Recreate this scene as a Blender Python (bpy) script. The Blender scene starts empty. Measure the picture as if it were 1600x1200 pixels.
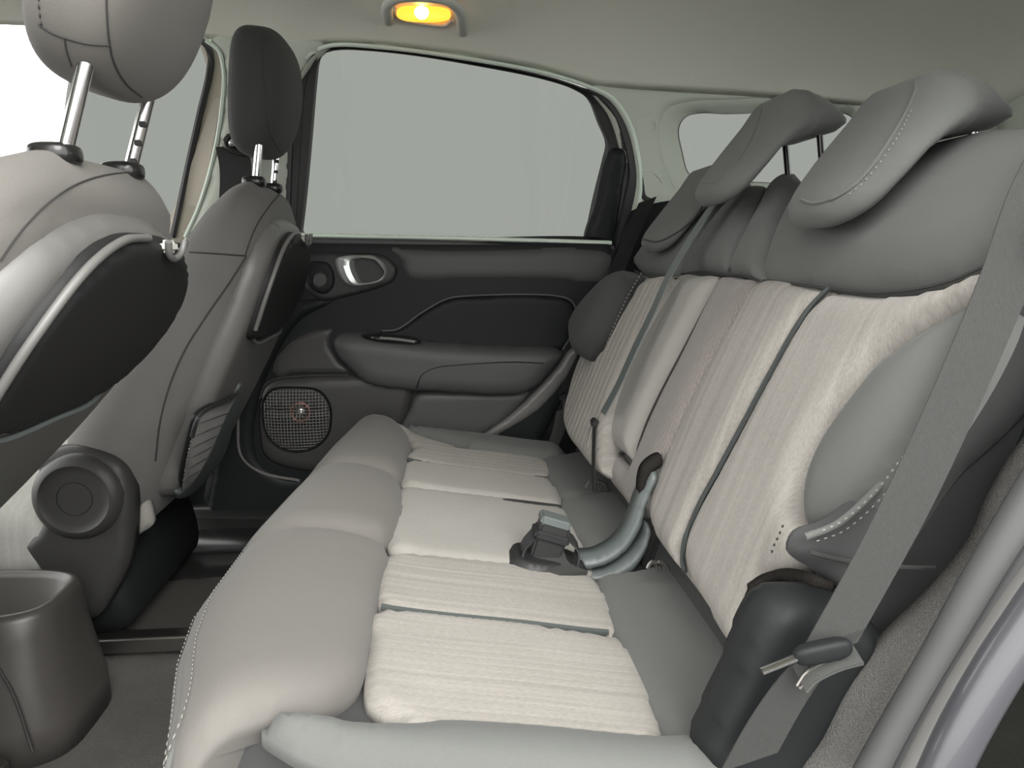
import bpy, bmesh, math, random
import numpy as np
from mathutils import Vector, Matrix
from mathutils.geometry import delaunay_2d_cdt
from mathutils.bvhtree import BVHTree

# ------------------------------------------------------------------ camera, sky, exposure
scene = bpy.context.scene
F, CX, CY = 1180., 800., 550.
CAM = np.array([0., 0., .75])
YAW, PIT = math.atan(100 / 1180.), math.atan(155 / 1180.)
FW = np.array([math.sin(YAW) * math.cos(PIT), math.cos(YAW) * math.cos(PIT), -math.sin(PIT)])
RT = np.cross(FW, [0, 0, 1.]); RT /= np.linalg.norm(RT)
UP = np.cross(RT, FW)
cam_data = bpy.data.cameras.new('camera'); cam = bpy.data.objects.new('camera', cam_data)
scene.collection.objects.link(cam); scene.camera = cam
cam_data.sensor_width = 36.; cam_data.lens = F / 1600. * 36.; cam_data.shift_y = -50 / 1600.; cam_data.clip_start = .02
M = Matrix(((RT[0], UP[0], -FW[0], CAM[0]), (RT[1], UP[1], -FW[1], CAM[1]), (RT[2], UP[2], -FW[2], CAM[2]), (0, 0, 0, 1)))
cam.matrix_world = M

EXPO = 1.62
SKY = 1.5
scene.view_settings.view_transform = 'Standard'; scene.view_settings.look = 'None'
scene.view_settings.exposure = EXPO; scene.view_settings.gamma = 1; scene.view_settings.use_curve_mapping = False
world = bpy.data.worlds.new('overcast_sky'); scene.world = world; world.use_nodes = True
bg = world.node_tree.nodes['Background']; bg.inputs[0].default_value = (1, .99, .97, 1); bg.inputs[1].default_value = SKY
sun_data = bpy.data.lights.new('hazy_sun', 'SUN'); sun = bpy.data.objects.new('hazy_sun', sun_data); scene.collection.objects.link(sun)
sun_data.energy = 1.3; sun_data.angle = math.radians(35); sun_data.color = (1, .985, .95)          # sun behind thin cloud, shining in through the open door
sun.rotation_euler = Vector((-.22, .75, -.62)).to_track_quat('-Z', 'Y').to_euler()
WHITE = SKY * 2 ** EXPO

# ------------------------------------------------------------------ helpers
C = scene.collection
rng = random.Random(4)

def ray(x, y): return FW + RT * ((x - CX) / F) - UP * ((y - CY) / F)
def atY(x, y, Y): r = ray(x, y); return CAM + r * (Y / r[1])
def atZ(x, y, Z): r = ray(x, y); return CAM + r * ((Z - CAM[2]) / r[2])

def cr(pts, closed=False, step=.008, corners=()):
    """Catmull-Rom through points of any dimension, resampled; corners = indices kept sharp"""
    P = [np.array(p, float) for p in pts]; n = len(P); out = []
    segs = n if closed else n - 1
    for i in range(segs):
        p1, p2 = P[i], P[(i + 1) % n]
        p0 = P[(i - 1) % n] if (closed or i > 0) else 2 * p1 - p2
        p3 = P[(i + 2) % n] if (closed or i + 2 < n) else 2 * p2 - p1
        if i in corners: p0 = 2 * p1 - p2
        if (i + 1) % n in corners: p3 = 2 * p2 - p1
        L = np.linalg.norm(p2 - p1)
        if L < 1e-9: continue
        a = max(np.linalg.norm(p1 - p0), 1e-6) ** .5; b = max(L, 1e-6) ** .5; c = max(np.linalg.norm(p3 - p2), 1e-6) ** .5
        m1 = (p1 - p0) / a * b * b / (a + b) + (p2 - p1) / b * b * a / (a + b)
        m2 = (p2 - p1) / b * b * c / (b + c) + (p3 - p2) / c * b * b / (b + c)
        k = max(1, int(math.ceil(L / step)))
        for j in range(k):
            t = j / k; t2 = t * t; t3 = t2 * t
            out.append((2 * t3 - 3 * t2 + 1) * p1 + (t3 - 2 * t2 + t) * m1 + (-2 * t3 + 3 * t2) * p2 + (t3 - t2) * m2)
    if not closed: out.append(P[-1])
    return out

class Prof:
    """a profile line in XZ swept along Y (axis 'Y'), or in YZ swept along X (axis 'X')"""
    def __init__(s, pts, axis='Y', flip=1, straight=False):
        D = np.array(pts if straight else cr(pts, step=.006), float)
        s.D = D; s.axis = axis
        seg = np.diff(D, axis=0); s.L = np.concatenate([[0], np.cumsum(np.hypot(seg[:, 0], seg[:, 1]))])
        T = np.gradient(D, axis=0) if len(D) > 2 else np.repeat(seg, 2, axis=0)
        T /= np.hypot(T[:, 0], T[:, 1])[:, None]
        s.N = np.stack([-T[:, 1], T[:, 0]], 1) * flip; s.T = T
    def P(s, u, v, h=0.):
        v = float(v); a = np.interp(v, s.L, s.D[:, 0]); b = np.interp(v, s.L, s.D[:, 1])
        if v < 0: a += s.T[0, 0] * v; b += s.T[0, 1] * v
        if v > s.L[-1]: a += s.T[-1, 0] * (v - s.L[-1]); b += s.T[-1, 1] * (v - s.L[-1])
        na = np.interp(v, s.L, s.N[:, 0]); nb = np.interp(v, s.L, s.N[:, 1]); q = math.hypot(na, nb)
        a += na / q * h; b += nb / q * h
        return np.array([a, u, b]) if s.axis == 'Y' else np.array([u, a, b])
    def va(s, a): o = np.argsort(s.D[:, 0]); return float(np.interp(a, s.D[o, 0], s.L[o]))
    def vz(s, z): o = np.argsort(s.D[:, 1]); return float(np.interp(z, s.D[o, 1], s.L[o]))
    def px(s, x, y):
        r = ray(x, y); i0 = 0 if s.axis == 'Y' else 1
        d = np.array([r[i0], r[2]]); o = np.array([CAM[i0], CAM[2]])
        A = s.D[:-1]; E = np.diff(s.D, axis=0)
        den = d[0] * E[:, 1] - d[1] * E[:, 0]; den = np.where(abs(den) < 1e-9, 1e-9, den)
        w = A - o
        t = (w[:, 0] * E[:, 1] - w[:, 1] * E[:, 0]) / den
        q = (w[:, 0] * d[1] - w[:, 1] * d[0]) / den
        lo = np.zeros(len(q)) - 1e-6; hi = np.ones(len(q)) + 1e-6; lo[0] = -60; hi[-1] = 60
        ok = (t > .05) & (q >= lo) & (q <= hi)
        inn = ok & (q >= -1e-6) & (q <= 1 + 1e-6)
        if inn.any(): ok = inn
        idx = np.where(ok)[0]
        if not len(idx):          # the ray passes over the edge: take the nearest point of the profile
            tt = np.maximum(((s.D - o) @ d) / (d @ d), .05); k = int(np.argmin(np.linalg.norm(o + tt[:, None] * d - s.D, axis=1)))
            p = CAM + r * tt[k]; return (p[1] if s.axis == 'Y' else p[0], s.L[k])
        i = idx[np.argmin(t[idx])]
        p = CAM + r * t[i]
        return (p[1] if s.axis == 'Y' else p[0], s.L[i] + q[i] * np.hypot(*E[i]))

MATS = {}
def srgb(c): return tuple(((x / 255.) / 12.92 if x / 255. <= .04045 else ((x / 255. + .055) / 1.055) ** 2.4) for x in c)
def mat(name, col, rough=.6, metal=0., noise=0., nscale=300., bump=0., stripes=None, weave=0., spec=.5, sheen=0., mottled=0., coat=0., emit=None):
    m = bpy.data.materials.new(name); m.use_nodes = True; nt = m.node_tree; N = nt.nodes; L = nt.links
    b = N['Principled BSDF']; b.inputs['Base Color'].default_value = (*col, 1); b.inputs['Roughness'].default_value = rough
    b.inputs['Metallic'].default_value = metal; b.inputs['Specular IOR Level'].default_value = spec
    if sheen: b.inputs['Sheen Weight'].default_value = sheen; b.inputs['Sheen Roughness'].default_value = .5
    if coat: b.inputs['Coat Weight'].default_value = coat
    if emit: b.inputs['Emission Color'].default_value = (*emit[0], 1); b.inputs['Emission Strength'].default_value = emit[1]
    tc = N.new('ShaderNodeTexCoord')
    geo = N.new('ShaderNodeNewGeometry')
    last = None; hsrc = None
    def val(x):
        n = N.new('ShaderNodeValue'); n.outputs[0].default_value = x; return n.outputs[0]
    def math_(op, a, c):
        n = N.new('ShaderNodeMath'); n.operation = op
        for i, q in enumerate((a, c)):
            if isinstance(q, (int, float)): n.inputs[i].default_value = q
            else: L.new(q, n.inputs[i])
        return n.outputs[0]
    f = 1.0; h = None
    if noise or bump:
        n = N.new('ShaderNodeTexNoise'); n.inputs['Scale'].default_value = nscale; n.inputs['Detail'].default_value = 3
        L.new(geo.outputs['Position'], n.inputs['Vector'])
        f = math_('ADD', math_('MULTIPLY', n.outputs[0], 2 * noise), 1 - noise); h = math_('MULTIPLY', n.outputs[0], bump)
    if mottled:
        n2 = N.new('ShaderNodeTexNoise'); n2.inputs['Scale'].default_value = 9; n2.inputs['Detail'].default_value = 5; n2.inputs['Roughness'].default_value = .65
        L.new(geo.outputs['Position'], n2.inputs['Vector'])
        f = math_('MULTIPLY', f, math_('ADD', math_('MULTIPLY', n2.outputs[0], 2 * mottled), 1 - mottled))
    if stripes:
        # broken bands of woven yarn along v: uv is in metres
        sc, amt, hh = stripes
        uv = N.new('ShaderNodeUVMap'); uv.uv_map = 'UVMap'
        mp = N.new('ShaderNodeMapping'); L.new(uv.outputs[0], mp.inputs['Vector']); mp.inputs['Scale'].default_value = (sc, 1.6, 1)
        n3 = N.new('ShaderNodeTexNoise'); n3.inputs['Scale'].default_value = 1.0; n3.inputs['Detail'].default_value = 2; n3.noise_dimensions = '2D'
        L.new(mp.outputs[0], n3.inputs['Vector'])
        mp2 = N.new('ShaderNodeMapping'); L.new(uv.outputs[0], mp2.inputs['Vector']); mp2.inputs['Scale'].default_value = (900, 160, 1); mp2.inputs['Rotation'].default_value = (0, 0, .35)
        n4 = N.new('ShaderNodeTexNoise'); n4.inputs['Scale'].default_value = 1.0; n4.noise_dimensions = '2D'; L.new(mp2.outputs[0], n4.inputs['Vector'])
        s1 = math_('SUBTRACT', n3.outputs[0], .5); s2 = math_('SUBTRACT', n4.outputs[0], .5)
        f = math_('MULTIPLY', f, math_('ADD', math_('ADD', math_('MULTIPLY', s1, amt), math_('MULTIPLY', s2, amt * 1.0)), 1.0))
        hs = math_('ADD', math_('MULTIPLY', s1, hh), math_('MULTIPLY', s2, hh * .25))
        h = hs if h is None else math_('ADD', h, hs)
    if weave:
        uv = N.new('ShaderNodeUVMap'); uv.uv_map = 'UVMap'
        wv = N.new('ShaderNodeTexWave'); wv.inputs['Scale'].default_value = weave; L.new(uv.outputs[0], wv.inputs['Vector']); wv.inputs['Distortion'].default_value = .6
        hw = math_('MULTIPLY', wv.outputs['Fac'], .0006); h = hw if h is None else math_('ADD', h, hw)
        f = math_('MULTIPLY', f, math_('ADD', math_('MULTIPLY', wv.outputs['Fac'], .2), .9))
    if not isinstance(f, float):
        mx = N.new('ShaderNodeMix'); mx.data_type = 'RGBA'; mx.blend_type = 'MULTIPLY'; mx.inputs['Factor'].default_value = 1
        mx.inputs['A'].default_value = (*col, 1); L.new(f, mx.inputs['B']); L.new(mx.outputs['Result'], b.inputs['Base Color'])
    if h is not None:
        bp = N.new('ShaderNodeBump'); bp.inputs['Strength'].default_value = 1; bp.inputs['Distance'].default_value = 1
        L.new(h, bp.inputs['Height']); L.new(bp.outputs[0], b.inputs['Normal'])
    MATS[name] = m; return m

def glass(name, tint):
    m = bpy.data.materials.new(name); m.use_nodes = True; nt = m.node_tree; nt.nodes.clear()
    o = nt.nodes.new('ShaderNodeOutputMaterial'); t = nt.nodes.new('ShaderNodeBsdfTransparent'); t.inputs[0].default_value = (*tint, 1)
    g = nt.nodes.new('ShaderNodeBsdfGlossy'); g.inputs['Roughness'].default_value = .02; g.inputs[0].default_value = (.8, .8, .8, 1)
    x = nt.nodes.new('ShaderNodeMixShader'); x.inputs[0].default_value = .02
    nt.links.new(t.outputs[0], x.inputs[1]); nt.links.new(g.outputs[0], x.inputs[2]); nt.links.new(x.outputs[0], o.inputs[0])
    MATS[name] = m

g_ = .96
cloth_a, dark_a = (.250, .236, .214), (.094, .097, .092)
mat('cloth', cloth_a, .9, stripes=(75, .50, .0010), noise=.12, nscale=700, bump=.0004, spec=.2, mottled=.10, sheen=.1)
mat('cloth_plain', (.252, .242, .222), .9, noise=.12, nscale=700, bump=.0005, spec=.2, mottled=.12, sheen=.1)
mat('velour', (.165, .150, .138), .95, noise=.2, nscale=500, bump=.0006, weave=90, spec=.1, sheen=.2)
mat('dark_fabric', dark_a, .85, noise=.10, nscale=900, bump=.0003, spec=.25, mottled=.05, sheen=.08)
mat('black_fabric', (.042, .0425, .043), .85, noise=.10, nscale=900, bump=.0003, spec=.25, sheen=.05)
mat('front_fabric', (.120, .118, .112), .85, noise=.10, nscale=900, bump=.0003, spec=.25, sheen=.08, mottled=.05)
mat('seat_fabric', (.128, .122, .112), .85, noise=.10, nscale=900, bump=.0003, spec=.25, sheen=.08, mottled=.05)
mat('seam', (.028, .028, .027), .8)
mat('braid', (.045, .052, .050), .75, weave=120)
mat('thread', (.20, .195, .18), .8)
mat('plastic', (.0125, .0138, .0145), .5, noise=.06, nscale=1500, bump=.00012, spec=.16)
mat('console_plastic', (.058, .054, .050), .33, noise=.08, nscale=1500, bump=.00012, mottled=.2)
mat('plastic_cover', (.036, .0355, .034), .45, noise=.06, nscale=1500, bump=.00012, spec=.35)
mat('plastic_mid', (.062, .064, .063), .5, noise=.06, nscale=1500, bump=.00012, spec=.3)
mat('plastic_rim', (.120, .118, .112), .40, noise=.05, nscale=1500, bump=.0001)
mat('plastic_black', (.012, .012, .0125), .55, noise=.05, nscale=1200, bump=.0001)
mat('gloss_black', (.012, .012, .012), .25)
mat('trim_grey', (.088, .102, .100), .45, noise=.04, nscale=800, bump=.0001)
mat('chrome', (.78, .78, .77), .14, metal=1.)
mat('satin_metal', (.50, .52, .51), .30, metal=.45)
mat('steel', (.32, .31, .29), .35, metal=1.)
mat('headliner', (.74, .745, .66), .95, noise=.06, nscale=500, bump=.0004, spec=.1)
mat('light_trim', (.46, .49, .43), .7, noise=.03, nscale=900, bump=.0001, spec=.3)
mat('jamb_tan', (.36, .33, .27), .6)
mat('pale_edge', (.62, .70, .62), .6)
mat('carpet', (.030, .028, .026), 1., noise=.5, nscale=700, bump=.003, spec=.05, mottled=.25)
mat('carpet_grey', (.12, .117, .11), 1., noise=.5, nscale=700, bump=.003, spec=.05, mottled=.3)
mat('mat_rubber', (.075, .070, .064), .95, noise=.4, nscale=900, bump=.0015, spec=.1)
mat('webbing', (.056, .058, .055), .75, weave=260, noise=.06, nscale=900, spec=.3)
mat('webbing_black', (.018, .018, .019), .7, weave=260, spec=.3)
mat('rubber', (.022, .022, .023), .55)
mat('paint_grey', (.055, .055, .062), .35, coat=.3)
mat('asphalt', (.035, .032, .032), .95, noise=.5, nscale=120, bump=.006)
mat('boot_lining', (.075, .105, .098), .9, noise=.2, nscale=500, bump=.0006)
mat('velcro', (.022, .020, .018), 1., noise=.5, nscale=500, bump=.003, spec=.05)
mat('copper', (.30, .13, .09), .5, metal=.6)
mat('handle_grey', (.52, .54, .49), .5)
mat('lamp_amber', (.8, .35, .05), .3, emit=((1., .36, .03), .75))
mat('lamp_glow', (1., .9, .5), .3, emit=((1., .78, .22), 3.0))
mat('tray_black', (.011, .011, .0115), .62, noise=.1, nscale=900, bump=.0001, spec=.35)
mat('cloth_front', (.40, .40, .37), .9, stripes=(40, .4, .0015), spec=.2)
gl = [x / WHITE for x in (.347, .371, .347)]
glass('tinted_glass', gl)
glass('privacy_glass', (.02, .02, .022))
glass('clear_glass', (.93, .95, .94))

def link(name, me, m, parent=None):
    o = bpy.data.objects.new(name, me); C.objects.link(o)
    if m: me.materials.append(MATS[m])
    if parent is not None: o.parent = parent
    return o
def tag(o, label=None, cat=None, group=None, kind=None):
    if label: o['label'] = label
    if cat: o['category'] = cat
    if group: o['group'] = group
    if kind: o['kind'] = kind
    return o
def thing(name, loc, label, cat, group=None, kind=None):
    o = bpy.data.objects.new(name, None); C.objects.link(o); o.location = loc; o.empty_display_size = .05
    bpy.context.view_layer.update()
    return tag(o, label, cat, group, kind)
def P_(o, parent):
    """parent keeping world placement"""
    if parent is not None:
        o.parent = parent
        if parent.type == 'EMPTY': o.matrix_parent_inverse = Matrix.Translation(-parent.location)   # every mesh is built in world space
    return o
def mesh_obj(name, V, Fc, m, parent=None, smooth=True, uvs=None, auto=None):
    me = bpy.data.meshes.new(name); me.from_pydata([tuple(map(float, v)) for v in V], [], Fc)
    bm = bmesh.new(); bm.from_mesh(me); bmesh.ops.recalc_face_normals(bm, faces=bm.faces); bm.to_mesh(me); bm.free()
    if uvs is not None:
        lay = me.uv_layers.new(name='UVMap')
        idx = np.empty(len(me.loops), dtype=np.int32); me.loops.foreach_get('vertex_index', idx)
        lay.data.foreach_set('uv', np.asarray(uvs, dtype=np.float32)[idx].ravel())
    if smooth:
        me.polygons.foreach_set('use_smooth', [True] * len(me.polygons))
        if auto: me.set_sharp_from_angle(angle=math.radians(auto))
    o = link(name, me, m); return P_(o, parent)

def inside(poly, pts):
    x, y = pts[:, 0], pts[:, 1]; c = np.zeros(len(pts), bool); n = len(poly)
    for i in range(n):
        x1, y1 = poly[i]; x2, y2 = poly[(i + 1) % n]
        if y1 == y2: continue
        k = ((y1 > y) != (y2 > y)) & (x < (x2 - x1) * (y - y1) / (y2 - y1) + x1); c ^= k
    return c
def bdist(poly, pts):
    A = np.asarray(poly); B = np.roll(A, -1, 0); d = np.full(len(pts), 9.)
    E = B - A; LL = np.maximum((E ** 2).sum(1), 1e-12)
    for i in range(len(A)):
        w = pts - A[i]; t = np.clip((w @ E[i]) / LL[i], 0, 1); q = w - t[:, None] * E[i]
        d = np.minimum(d, np.hypot(q[:, 0], q[:, 1]))
    return d
def fill(poly, res, er=None, holes=()):
    poly = np.asarray(poly); lo, hi = poly.min(0), poly.max(0)
    xs = np.arange(lo[0], hi[0], res); ys = np.arange(lo[1], hi[1], res * .87)
    G = np.array([(x + (res / 2 if j % 2 else 0), y) for j, y in enumerate(ys) for x in xs]) if len(xs) and len(ys) else np.zeros((0, 2))
    if len(G):
        G = G[inside(poly, G)]
        for hpoly in holes: G = G[~inside(hpoly, G)]
    if len(G):
        d = bdist(poly, G)
        for hpoly in holes: d = np.minimum(d, bdist(hpoly, G))
        G = G[d > res * .55]
    V = [tuple(p) for p in poly]; Ed = [(i, (i + 1) % len(poly)) for i in range(len(poly))]
    for hpoly in holes:
        b = len(V); V += [tuple(p) for p in hpoly]; Ed += [(b + i, b + (i + 1) % len(hpoly)) for i in range(len(hpoly))]
    nb = len(V)
    V += [tuple(p) for p in G]
    r = delaunay_2d_cdt([Vector(v) for v in V], Ed, [], 1, 1e-7)
    W = np.array([tuple(v) for v in r[0]]); T = [tuple(f) for f in r[2]]
    if len(holes):
        cen = np.array([W[list(f)].mean(0) for f in T]); keep = np.ones(len(T), bool)
        for hpoly in holes: keep &= ~inside(hpoly, cen)
        T = [f for f, k in zip(T, keep) if k]
    # order of the boundary in the output
    orig = r[3]; back = {}
    for i, o in enumerate(orig):
        for q in o: back.setdefault(q, i)
    ring_ = [back[i] for i in range(len(poly))]
    rings = [ring_]; b = len(poly)
    for hpoly in holes: rings.append([back[b + i] for i in range(len(hpoly))]); b += len(hpoly)
    return W, T, rings

def outline(prof, pts, px=True, step=.008, corners=()):
    uv = [prof.px(*p[:2]) for p in pts] if px else [p[:2] for p in pts]
    cs = set(corners) | {i for i, p in enumerate(pts) if len(p) > 2}
    o = cr(uv, True, step, cs)
    a = sum(o[i][0] * o[(i + 1) % len(o)][1] - o[(i + 1) % len(o)][0] * o[i][1] for i in range(len(o)))
    return o if a > 0 else o[::-1]

def panel(name, prof, pts, m, parent=None, puff=.01, er=.03, px=True, res=.012, hfun=None, thick=.015, base=0., step=.008, holes=(), warp=None, pw=2., corners=(), auto=None, sink=0.):
    base -= sink * puff
    """an upholstered / moulded panel lying on prof, rounded at its edges"""
    poly = outline(prof, pts, px, step, corners)
    hp = [outline(prof, h, px, step) for h in holes]
    W, T, rings = fill(poly, res, holes=hp)
    d = bdist(poly, W)
    for h in hp: d = np.minimum(d, bdist(h, W))
    t = np.clip(d / er, 0, 1); H = puff * (1 - (1 - t) ** pw) ** (1 / pw) + base
    if hfun: H = H + np.array([hfun(u, v) for u, v in W]) * np.clip(d / er, 0, 1)
    V = [prof.P(u, v, h) for (u, v), h in zip(W, H)]; uvs = [tuple(w) for w in W]; Fc = list(T)
    for ri, rg in enumerate(rings):
        b = len(V)
        for i in rg: V.append(prof.P(W[i][0], W[i][1], base - thick)); uvs.append(tuple(W[i]))
        n = len(rg)
        for i in range(n): Fc.append((rg[i], b + i, b + (i + 1) % n, rg[(i + 1) % n]))
        if ri == 0 and not hp: Fc.append(tuple(range(b, b + n)))
    if warp: V = [warp(v) for v in V]
    return mesh_obj(name, V, Fc, m, parent, uvs=uvs, auto=auto)

def solid(name, prof, pts, half, er, m, parent=None, px=True, res=.012, wfun=None, off=0., step=.008, warp=None, corners=(), one=False, auto=None):
    """closed body: an outline on prof given thickness both ways with rounded edges"""
    poly = outline(prof, pts, px, step, corners); W, T, rings = fill(poly, res); rg = rings[0]
    d = bdist(poly, W); t = np.clip(d / er, 0, 1); R = er * np.sqrt(1 - (1 - t) ** 2)
    hw = np.array([half * (wfun(u, v) if wfun else 1.) for u, v in W])
    H = np.maximum(hw - er, .0005) + np.minimum(R, hw)
    n0 = len(W)
    V = [prof.P(u, v, off + h) for (u, v), h in zip(W, H)] + [prof.P(u, v, off - h) for (u, v), h in zip(W, H)]
    Fc = list(T) + [tuple(n0 + i for i in f[::-1]) for f in T]; n = len(rg)
    for i in range(n): a, b = rg[i], rg[(i + 1) % n]; Fc.append((a, a + n0, b + n0, b))
    if warp: V = [warp(v) for v in V]
    return mesh_obj(name, V, Fc, m, parent, uvs=[tuple(w) for w in W] * 2, auto=auto)

def resamp(pts, n, closed=True):
    P = np.array(pts); Q = np.vstack([P, P[:1]]) if closed else P
    s = np.concatenate([[0], np.cumsum(np.linalg.norm(np.diff(Q, axis=0), axis=1))])
    t = np.linspace(0, s[-1], n + 1)[:-1] if closed else np.linspace(0, s[-1], n)
    return np.stack([np.interp(t, s, Q[:, k]) for k in range(Q.shape[1])], 1)

def ring(name, prof, outer, inner, m, parent=None, ho=0., hi=0., thick=.01, n=140, prof2=None, px=True, mid=None):
    """band between two closed outlines (given from the same corner, same direction)"""
    p2 = prof2 or prof
    def lp(p, pts):
        uv = [p.px(*q[:2]) for q in pts] if px else pts
        return resamp(cr(uv, True, .006, {i for i, q in enumerate(pts) if len(q) > 2}), n)
    O = lp(prof, outer); I = lp(p2, inner)
    k0 = min(range(n), key=lambda k: np.linalg.norm(np.array(p2.P(*I[k])) - np.array(prof.P(*O[0])))); I = np.roll(I, -k0, 0)
    A = [prof.P(u, v, ho) for u, v in O]; B = [p2.P(u, v, hi) for u, v in I]
    rows = [A]
    if mid:
        for f, dh in mid:
            rows.append([(1 - f) * a + f * b + np.array(prof.P(O[i][0], O[i][1], dh)) - np.array(prof.P(O[i][0], O[i][1], 0)) for i, (a, b) in enumerate(zip(A, B))])
    rows.append(B)
    A2 = [prof.P(u, v, ho - thick) for u, v in O]; B2 = [p2.P(u, v, hi - thick) for u, v in I]
    rows = [A2] + rows + [B2]
    V = [v for r in rows for v in r]; Fc = []
    for r in range(len(rows)):
        q = (r + 1) % len(rows)
        for i in range(n): j = (i + 1) % n; Fc.append((r * n + i, r * n + j, q * n + j, q * n + i))
    return mesh_obj(name, V, Fc, m, parent, auto=40)

def sweep(V, Fc, path, rx, ry=None, n=8, caps=True, upv=(0, 0, 1)):
    """tube of elliptic section along a path, appended to V / Fc"""
    P = np.array(path, float); T = np.gradient(P, axis=0); T /= np.linalg.norm(T, axis=1)[:, None]
    b0 = len(V); ry = ry or rx; k = len(P)
    for i in range(k):
        up_ = np.array(upv[i] if hasattr(upv[0], '__len__') else upv, float); s = np.cross(T[i], up_)
        if np.linalg.norm(s) < 1e-4: s = np.cross(T[i], [1, 0, .1])
        s /= np.linalg.norm(s); w = np.cross(s, T[i])
        a = rx[i] if hasattr(rx, '__len__') else rx; c = ry[i] if hasattr(ry, '__len__') else ry
        for j in range(n):
            g = 2 * math.pi * (j + .5) / n; V.append(P[i] + s * a * math.cos(g) + w * c * math.sin(g))
    for i in range(k - 1):
        for j in range(n): q = (j + 1) % n; Fc.append((b0 + i * n + j, b0 + i * n + q, b0 + (i + 1) * n + q, b0 + (i + 1) * n + j))
    if caps: Fc.append(tuple(b0 + j for j in range(n))); Fc.append(tuple(b0 + (k - 1) * n + j for j in range(n))[::-1])
def tube(name, path, r, m, parent=None, ry=None, n=8, step=.01, smooth_path=True, upv=(0, 0, 1), auto=50):
    V, Fc = [], []; path = cr(path, False, step) if smooth_path else path
    sweep(V, Fc, path, r, ry, n, upv=upv); return mesh_obj(name, V, Fc, m, parent, auto=auto)
def on(prof, pts, h=0., px=True, step=.006):
    uv = [prof.px(*p) for p in pts] if px else pts
    return [prof.P(u, v, h) for u, v in cr(uv, False, step)]
def seam(name, prof, pts, r, m, parent=None, h=0., px=True, warp=None):
    pth = on(prof, pts, h, px)
    if warp: pth = [warp(p) for p in pth]
    return tube(name, pth, r, m, parent, n=6, smooth_path=False)
def stitches(name, path, m, parent=None, ln=.0045, gap=.003, r=.0009):
    P = np.array(path); s = np.concatenate([[0], np.cumsum(np.linalg.norm(np.diff(P, axis=0), axis=1))])
    V, Fc = [], []; t = 0.
    while t + ln < s[-1]:
        pts = [np.array([np.interp(q, s, P[:, k]) for k in range(3)]) for q in (t, t + ln * .5, t + ln)]
        sweep(V, Fc, pts, [r * .6, r, r * .6], [r * .6, r, r * .6], 5); t += ln + gap
    return tag(mesh_obj(name, V, Fc, m, parent), kind='stuff')
def hits(obs, pts, lift=.0008, step=6.):
    """points of a line drawn over the built surface(s) obs"""
    trees = [BVHTree.FromPolygons([v.co for v in o.data.vertices], [tuple(p.vertices) for p in o.data.polygons]) for o in (obs if isinstance(obs, (list, tuple)) else [obs])]
    out = []
    for x, y in cr(pts, False, step):
        d = Vector(ray(x, y)).normalized(); best = None
        for t in trees:
            h = t.ray_cast(Vector(CAM), d)
            if h[0] is not None and (best is None or h[3] < best[3]): best = h
        if best: out.append(np.array(best[0] - d * lift))
    return out
def drawn(name, obs, pts, r, m, parent, lift=.0005):
    p = hits(obs, pts, lift)
    return tube(name, p, r, m, parent, n=6, smooth_path=False) if len(p) > 2 else None
def ribbon(name, path, wv, th, m, parent=None, step=.012, smooth_path=True):
    """flat webbing: path of points, wv = half-width vectors (one or per point)"""
    P = [np.array(p, float) for p in path]
    W = [np.array(w, float) for w in wv] if hasattr(wv[0], '__len__') else [np.array(wv, float)] * len(P)
    Q = cr([np.concatenate([p, w]) for p, w in zip(P, W)], False, step) if smooth_path else [np.concatenate([p, w]) for p, w in zip(P, W)]
    Q = np.array(Q); c = Q[:, :3]; w = Q[:, 3:]; T = np.gradient(c, axis=0)
    nn = np.cross(T, w); nn /= np.linalg.norm(nn, axis=1)[:, None]; V, Fc, uv = [], [], []; s = 0; k = len(c)
    for i in range(k):
        if i: s += np.linalg.norm(c[i] - c[i - 1])
        hw = np.linalg.norm(w[i])
        for a, b_ in ((-1, -1), (0, -1), (1, -1), (1, 1), (0, 1), (-1, 1)):
            V.append(c[i] + w[i] * a + nn[i] * b_ * th / 2); uv.append((a * hw, s))
    for i in range(k - 1):
        for j in range(6): q = (j + 1) % 6; Fc.append((i * 6 + j, i * 6 + q, i * 6 + 6 + q, i * 6 + 6 + j))
    Fc.append(tuple(range(6))); Fc.append(tuple(range((k - 1) * 6, k * 6))[::-1])
    return mesh_obj(name, V, Fc, m, parent, uvs=uv, auto=50)
def superell(name, cen, half, m, parent=None, e1=.5, e2=.5, nu=40, nv=24, warp=None, rot=None):
    V, Fc = [], []
    def sg(x, e): return math.copysign(abs(x) ** e, x)
    for i in range(nv + 1):
        a = -math.pi / 2 + math.pi * i / nv
        for j in range(nu):
            b = 2 * math.pi * j / nu
            p = np.array([half[0] * sg(math.cos(a), e1) * sg(math.cos(b), e2), half[1] * sg(math.cos(a), e1) * sg(math.sin(b), e2), half[2] * sg(math.sin(a), e1)])
            if warp: p = warp(p)
            if rot is not None: p = np.array(rot @ Vector(p))
            V.append(p + np.array(cen))
    for i in range(nv):
        for j in range(nu): q = (j + 1) % nu; Fc.append((i * nu + j, i * nu + q, i * nu + nu + q, i * nu + nu + j))
    o = mesh_obj(name, V, Fc, m, parent)
    bm = bmesh.new(); bm.from_mesh(o.data); bmesh.ops.remove_doubles(bm, verts=bm.verts, dist=1e-5); bmesh.ops.recalc_face_normals(bm, faces=bm.faces); bm.to_mesh(o.data); bm.free()
    return o
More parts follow.
